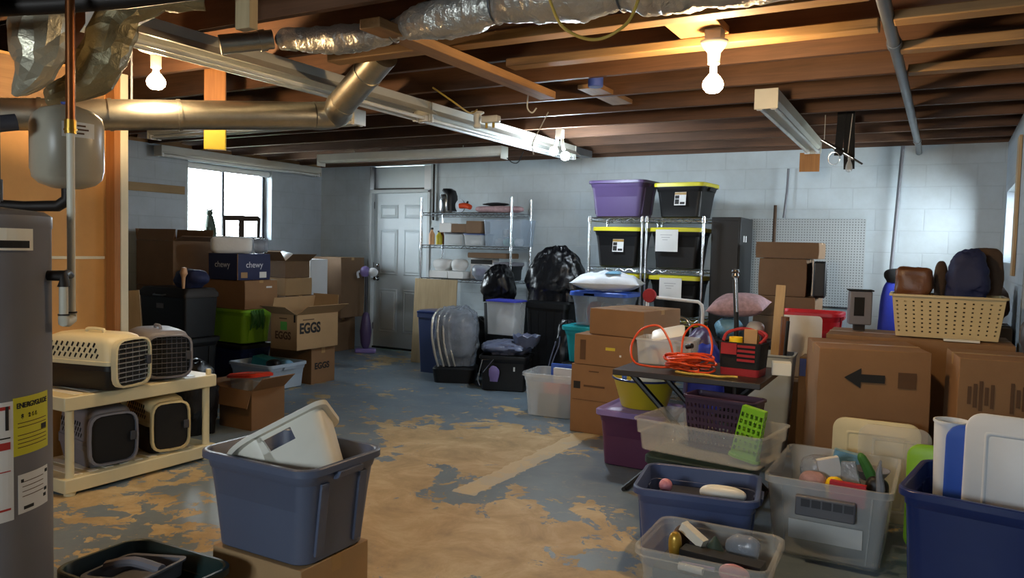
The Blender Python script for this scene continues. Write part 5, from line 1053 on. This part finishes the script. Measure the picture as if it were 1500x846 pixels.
for nm, lb, mb, m_, lc, rz, cat in [
 ('dark_carton', 'dark flat carton at the bottom of the small clear bin', MB().cbox((0, 0, .10), (.36, .28, .20)), 'dgrey', (-.72, 2.86, .014), 2, 'box'),
 ('black_binder', 'long black case lying in the small clear bin', MB().cbox((0, 0, .025), (.30, .07, .05)), 'black', (-.67, 2.825, .22), -4, 'case'),
 ('cream_box', 'cream printed box tilted in the small clear bin', MB().cbox((0, 0, .02), (.11, .035, .035), Matrix.Rotation(R(24), 4, 'Y')), 'creamw', (-.805, 2.90, .28), -20, 'box'),
 ('gold_packet', 'gold packet standing at the left in the small clear bin', MB().lump(.05, .05, .10, 180, .08, 2.4), 'gold', (-.85, 2.84, .218), 0, 'packet'),
 ('brown_scarf', 'brown spotted cloth at the left in the small clear bin', MB().lump(.07, .11, .09, 181, .08, 2.4), 'brownfab', (-.855, 2.95, .218), 0, 'cloth'),
 ('dark_ornament', 'dark green pointed ornament in the small clear bin', MB().tube([(0, 0, 0), (0, 0, .03), (0, 0, .09)], [.05, .04, .004], 12, sub=3), 'stone', (-.715, 2.90, .218), 0, 'ornament'),
 ('film_sheet', 'clear film packet at the right back of the small clear bin', MB().lump(.14, .07, .10, 182, .1, 2.6, fine=.06), 'film', (-.62, 2.95, .218), -4, 'packet'),
 ('pink_cloth', 'pink and black cloth at the right front of the small clear bin', MB().lump(.11, .05, .07, 183, .1, 2.2, fine=.1), 'pinkish', (-.60, 2.725, .218), 0, 'cloth'),
 ('purple_marker', 'purple marker lying beside the black case in the small clear bin', MB().tube([(0, 0, 0), (.12, 0, .0)], .009, 10), 'lilac', (-.80, 2.765, .232), 4, 'marker'),
 ('white_tube', 'white tube lying at the front of the small clear bin', MB().tube([(0, 0, 0), (.09, 0, .0)], .014, 12), 'white', (-.80, 2.728, .236), -3, 'tube')]:
    put(nm, lb, cat, mb, m_, lc, rz)
tote('big navy bin at the right edge holding lids', (.215, 3.52, 0), -8, .58, .56, .50, 'navy', .88, .018, .06)
r = root('white_bucket', 'tall white plastic cup standing in the navy bin', 'bucket', (.05, 3.63, .02))
MB().lathe([(0, 0), (.045, 0), (.046, .01), (.064, .69), (.068, .69), (.068, .70), (.061, .70), (.043, .012), (0, .012)], 30).build('cup_body', 'white', r)
def lid_upright(label, loc, rot, w, h, m, t=.02):
    o = root('storage_cover', label, 'lid', loc, 0, None, rot)
    sw = Matrix.Translation((0, 0, h/2)) @ Matrix.Rotation(PI/2, 4, 'X')
    MB().loft([(0, w, h, .06), (t, w, h, .06), (t+.006, w-.014, h-.014, .055)], 8, mtx=sw).build('lid_plate', m, o); 
    MB().loops([rr(w-a, h-a, .012, 4, z) for z, a in ((t+.0062, .13), (t+.010, .14), (t+.010, .15), (t+.0062, .16))], close=True, mtx=sw).build('raised_border', m, o)
    return o
lid_upright('blue lid standing upright in the navy bin', (.215, 3.525, .02), (R(-2), 0, R(-4)), .37, .70, 'blue')
lid_upright('big white lid standing upright in the navy bin', (.262, 3.43, .02), (R(-2), 0, R(-7)), .34, .77, 'white')
lid_upright('cream lid standing between the handled bin and arrow carton', (-.28, 4.44, .002), (R(-3), 0, R(2)), .42, .52, 'cream')
lid_upright('clear lid leaning on the cream lid', (-.19, 4.395, .002), (R(-2), 0, R(2)), .34, .51, 'milky', .012)
lid_upright('lime lid standing behind the navy bin', (.06, 4.10, .002), (R(-3), 0, R(4)), .36, .50, 'lime')
# ---------------------------------------------------------------- large cartons at right and what is on them
o = carton('tall brown carton with a big black arrow', (-.385, 4.86, 0), 15, .56, .54, .875, 'card', long='x')
ar = MB().add([(-.13, 0, 0), (-.045, 0, .055), (-.045, 0, .022), (.075, 0, .022), (.075, 0, -.022), (-.045, 0, -.022), (-.045, 0, -.055)], [(6, 5, 4, 3, 2, 1, 0)]); ar.build('arrow_print', 'ink', o, loc=(-.02, -.2758, .72), smooth=False)
mark(o, 'square_print', .09, .085, 'ink_b', (.165, -.2745, .72), t=.0008); 
o = carton('brown carton with lines of print at the right edge', (.30, 4.74, 0), 7, .50, .46, .885, 'card', long='x', bulge=.002)
for k in range(9): mark(o, 'print_line', .016, .09+.03*((k*7) % 3), 'ink_b', (-.20+.025*k+(.06 if k > 4 else 0), -.2325, .70), t=.0008)
carton('wide carton behind the arrow carton, under the perforated basket', (-.15, 5.66, 0), 2, 1.04, .56, .875, 'card', long='x', bulge=.002)
put('paper_pad', 'cream paper pad lying on the wide carton', 'pad', MB().cbox((0, 0, .006), (.19, .075, .012)), 'creamw', (.10, 5.425, .880), 2)
ob = basket('large cream perforated basket of bags on the wide carton', (.01, 5.66, .884), (0, 0, R(2)), .62, .36, .265, 'tan', 8, 13, (.28, .34), .90, 'laundry_basket', .016)
put('folded_blanket', 'dark brown blanket seen through the holes of the cream basket', 'blanket', MB().lump(.50, .27, .21, 189, .03, 5.), 'brownfab', (.01, 5.66, .896))
for nm, lb, mb, m_, lc, rz in [
 ('brown_handbag', 'glossy brown bag at the left in the cream basket', MB().lump(.22, .15, .20, 190, .06, 4., 40, 28, 6., fine=.08), 'brownleather', (-.18, 5.61, 1.125), 0),
 ('brown_pouch', 'dark brown rolled bag between the glossy bag and navy jacket', MB().lump(.08, .13, .24, 191, .04, 2.6, fine=.05), 'brownfab', (-.03, 5.72, 1.125), 0),
 ('navy_jacket', 'navy quilted jacket heaped in the cream basket', MB().lump(.27, .17, .31, 192, .09, 3., 52, 36, 5., fine=.16, top=.75), 'navyfab', (.115, 5.58, 1.125), 0),
 ('brown_backpack', 'dull brown backpack at the right end of the cream basket', MB().lump(.22, .10, .30, 193, .03, 4., 40, 28, 5., fine=.06, top=.85), 'brownfab', (.215, 5.755, 1.155), 0)]:
    put(nm, lb, 'bag', mb, m_, lc, rz)
carton('carton standing by the right wall below the brown bag', (.22, 6.30, 0), 0, .36, .46, .93, 'card_d')
put('brown_bag', 'brown bag slumped by the right wall behind the basket', 'bag', MB().lump(.34, .40, .30, 195, .08, 2.5, fine=.1), 'brownleather', (.22, 6.30, .933))
put('dark_bag', 'dark bag at the right edge on the front right carton', 'bag', MB().lump(.18, .20, .20, 196, .06, 2.4), 'dgrey', (.44, 4.86, .892))
r = root('speaker_box', 'small grey box with a dark window on the wide carton', 'speaker', (-.50, 5.72, .882), 12)
MB().box(-.07, -.06, .04, .07, .06, .265).build('case', 'kgrey', r, bevel=.008); MB().box(-.042, -.064, .10, .022, -.0605, .225).build('dark_window', 'dark', r, bevel=.003); MB().box(-.035, -.03, 0, .035, .03, .0395).build('stand', 'iron', r, bevel=.003); MB().box(-.078, -.068, .2655, .078, .068, .275).build('top_cap', 'dark', r, bevel=.003)
r = root('float_vest', 'bright blue vest and white straps hanging at the right back wall', 'vest', (-.40, 7.40, 0), 10)
MB().lump(.20, .14, 1.18, 200, .03, 3., 30, 26, 3.).build('vest_body', 'bluefab', r); MB().lump(.17, .12, .12, 201, .08, 2.4, c=(.02, -.01, 1.165)).build('collar', 'blackfab', r)
for x in (.06, .10, .14, .18): MB().tube([(x, -.05, 1.02), (x+.005, -.05, 1.12), (x-.01, -.03, 1.22), (x-.05, 0, 1.27)], .013, 8, sub=4).build('white_strap', 'white_cloth', r)
MB().lump(.16, .10, .50, 202, .05, 2.6, c=(.10, -.02, .60)).build('grey_panel', 'greyfab', r)
# between table and arrow carton
r = root('waste_bin', 'tall pale blue wastebasket holding a plank beside the table', 'bin', (-.955, 5.14, 0), 4)
MB().loft([(0, .21, .18, .03), (.74, .29, .25, .03), (.74, .305, .265, .04), (.75, .305, .265, .04), (.75, .278, .238, .03), (.01, .20, .17, .03)], 6).build('bin_body', 'frost', r)
put('wood_plank', 'raw wood plank standing in the pale blue wastebasket', 'plank', MB().box(-.03, -.012, 0, .03, .012, 1.17), 'plank', (-.965, 5.17, .014), rot=(R(-2), R(2), 0), bevel=.002)
put('bronze_roll', 'brown patterned roll in the pale blue wastebasket', 'roll', MB().tube([(0, 0, 0), (.03, 0, .97)], .026, 14), 'brownleather', (-.91, 5.15, .014)); put('black_umbrella', 'black stick leaning in the pale blue wastebasket', 'stick', MB().tube([(0, 0, 0), (.05, -.01, .95)], .011, 10), 'black', (-.90, 5.085, .014))
o = carton('brown carton with a blue printed top behind the wastebasket', (-.70, 5.255, 0), 0, .17, .19, .735, 'card_d', tape=False); mark(o, 'blue_print', .165, .11, 'bluecard', (0, -.0975, .67), t=.0008)
put('white_cover', 'white lid standing upright before the red tote', 'lid', MB().loft([(0, .30, .44, .03), (.02, .30, .44, .03)], 5, mtx=Matrix.Translation((0, 0, .22)) @ Matrix.Rotation(PI/2, 4, 'X')), 'white', (-.90, 5.86, .505), rot=(R(-4), 0, R(8)))
carton('carton under the white lid, hidden behind the table things', (-.92, 5.78, 0), 0, .40, .30, .50, 'card_d')
carton('carton under the bright red tote', (-.90, 6.36, 0), 0, .46, .40, .66, 'card_d')
tote('bright red tote on a carton before the pegboard', (-.90, 6.36, .664), 0, .44, .36, .285, 'red', .86, .016, .05)
put('carton_pieces', 'white paper heap filling the bright red tote', 'paper', MB().lump(.28, .22, .18, 205, .06, 3), 'white_cloth', (-.90, 6.36, .682))
carton('tall base carton of the stack before the pegboard', (-1.17, 6.98, 0), 0, .50, .46, .86, 'card_d')
carton('flat worn carton in the stack before the pegboard', (-1.17, 6.98, .863), 0, .48, .44, .165, 'card_d')
carton('squarish carton in the stack before the pegboard', (-1.20, 6.98, 1.031), 0, .38, .40, .315, 'card_d')
o = carton('long flat carton on top of the stack before the pegboard', (-1.17, 6.96, 1.349), 0, .50, .38, .135, 'card_d')
r = root('black_case', 'black glossy case leaning beside the squarish carton', 'case', (-.925, 6.93, 1.03), 8)
MB().box(-.05, -.17, 0, .05, .17, .30).build('case_body', 'black', r, bevel=.02, seg=4); MB().box(.051, -.15, .02, .056, .15, .28).build('side_panel', 'steel', r, bevel=.004)
one('broom_handle', MB().tube([(0, 0, 0), (0, .04, 1.86)], .016, 12), 'brownfab', 'brown broom handle standing behind the carton stack', 'pole', (-1.49, 7.86, 0))
# pile right of the locker
tote('black tote under the pink cushion right of the locker', (-1.45, 6.48, 0), 0, .42, .40, .66, 'black', .9, .014, .04, lid='black', ribs=False)
put('film_bag', 'light blue film bag under the pink cushion', 'bag', MB().lump(.22, .26, .17, 210, .06, 2.4, fine=.15), 'lightblue', (-1.54, 6.42, .682)); put('striped_cloth', 'white striped cloth beside the light blue film bag', 'cloth', MB().lump(.14, .22, .15, 211, .06, 2.6), 'white_cloth', (-1.33, 6.42, .682))
put('pink_cushion', 'pink patterned cushion on top of the film bag', 'cushion', MB().pillow(.46, .36, .17, 2, .02), 'pinkfab', (-1.46, 6.42, .885), rot=(R(8), R(-4), 0))
r = root('tripod_pole', 'black pole with a chrome head rising behind the tool bag', 'pole', (-1.235, 5.36, 0))
MB().tube([(.02, 0, 0), (0, 0, .9), (-.02, 0, 1.20)], .017, 12).build('pole_tube', 'black', r); MB().tube([(0, -.006, .98), (-.018, -.006, 1.22)], .013, 12).build('chrome_tube', 'chrome', r); MB().lathe([(0, 0), (.02, 0), (.026, .012), (.02, .03), (.028, .04), (.022, .055), (0, .058)], 16, c=(-.02, 0, 1.215)).build('head', 'chrome', r)
for a in range(3): MB().tube([(.02, 0, .25), (.02+.13*math.cos(a*2.1+.4), .13*math.sin(a*2.1+.4), .01)], .009, 8).build('leg', 'black', r)
r = root('hand_truck', 'folded chrome hand truck frame between cartons and racks', 'hand truck', (-1.90, 6.20, 0))
MB().tube([(-.24, 0, 1.0), (.16, .0, .98), (.19, 0, .955), (.20, 0, .90), (.19, 0, .02)], .014, 12).tube([(-.24, 0, 1.0), (-.27, 0, .97), (-.27, 0, .02)], .014, 12).build('frame', 'white', r)
MB().tube([(-.16, -.05, .87), (.04, -.05, .85), (.10, -.05, .81), (.12, -.05, .70), (.12, -.05, .06)], .012, 10, sub=3).build('inner_frame', 'chrome', r); MB().tube([(-.16, -.05, .81), (.10, -.05, .79)], .01, 10).build('cross_tube', 'chrome', r)
MB().lathe([(.02, -.02), (.055, -.02), (.06, 0), (.055, .02), (.02, .02)], 20, Matrix.Translation((-.25, -.01, 1.01)) @ Matrix.Rotation(PI/2, 4, 'X')).build('red_wheel_cap', 'redfab', r)
for s in (-.27, .19): MB().lathe([(0, -.02), (.09, -.02), (.09, .02), (0, .02)], 24, Matrix.Translation((s, .06, .092)) @ Matrix.Rotation(PI/2, 4, 'Y')).build('wheel', 'black', r)
put('purple_bag', 'purple bag heaped between the carton stack and tripod pole', 'bag', MB().lump(.26, .24, .80, 215, .08, 2.6, fine=.08), 'purple', (-1.62, 5.90, 0)); put('navy_bag', 'navy and blue bag heaped before the purple bag', 'bag', MB().lump(.26, .20, .72, 216, .08, 2.6, fine=.08), 'bluefab', (-1.50, 5.62, 0))
# ---------------------------------------------------------------- daylight, camera, view
w = bpy.data.worlds.new('daylight'); SC.world = w; w.use_nodes = True
bg = w.node_tree.nodes['Background']; bg.inputs[0].default_value = (.80, .92, 1, 1); bg.inputs[1].default_value = 36
def portal(loc, rot, sx, sy):
    l = bpy.data.lights.new('window_portal', 'AREA'); l.shape = 'RECTANGLE'; l.size = sx; l.size_y = sy; l.cycles.is_portal = True
    o = bpy.data.objects.new('window_portal', l); C.objects.link(o); o.location = loc; o.rotation_euler = rot
portal((XL-.21, (WY0+WY1)/2, (WZ0+WZ1)/2), (PI/2, 0, -PI/2), WY1-WY0, WZ1-WZ0)
portal((XR+.21, (QY0+QY1)/2, (QZ0+QZ1)/2), (PI/2, 0, PI/2), QY1-QY0, QZ1-QZ0)
portal((-1.45, YN-.19, 1.625), (PI/2, 0, 0), 1.3, .75)  # portal of the added window, out of view
cam = bpy.data.cameras.new('camera'); co = bpy.data.objects.new('camera', cam); C.objects.link(co); SC.camera = co
cam.sensor_width = 36; cam.lens = 1133.28/1500*36; cam.clip_start = .05
yaw, pit, rol = R(29.26), R(3.053), R(1.4465)
fw = Vector((-math.sin(yaw)*math.cos(pit), math.cos(yaw)*math.cos(pit), -math.sin(pit)))
rt = Vector((math.cos(yaw), math.sin(yaw), 0)); up = rt.cross(fw)
r2 = math.cos(rol)*rt+math.sin(rol)*up; u2 = -math.sin(rol)*rt+math.cos(rol)*up
co.matrix_world = Matrix(((r2.x, u2.x, -fw.x, 0), (r2.y, u2.y, -fw.y, 0), (r2.z, u2.z, -fw.z, 1.38), (0, 0, 0, 1)))
vs = SC.view_settings; SC.display_settings.display_device = 'sRGB'; vs.view_transform = 'Standard'; vs.look = 'None'; vs.gamma = 1; vs.use_curve_mapping = False; vs.exposure = 0.0
SC.cycles.use_denoising = True; SC.cycles.max_bounces = 10; SC.cycles.transparent_max_bounces = 24; SC.cycles.sample_clamp_indirect = 6; SC.cycles.caustics_reflective = False; SC.cycles.caustics_refractive = False
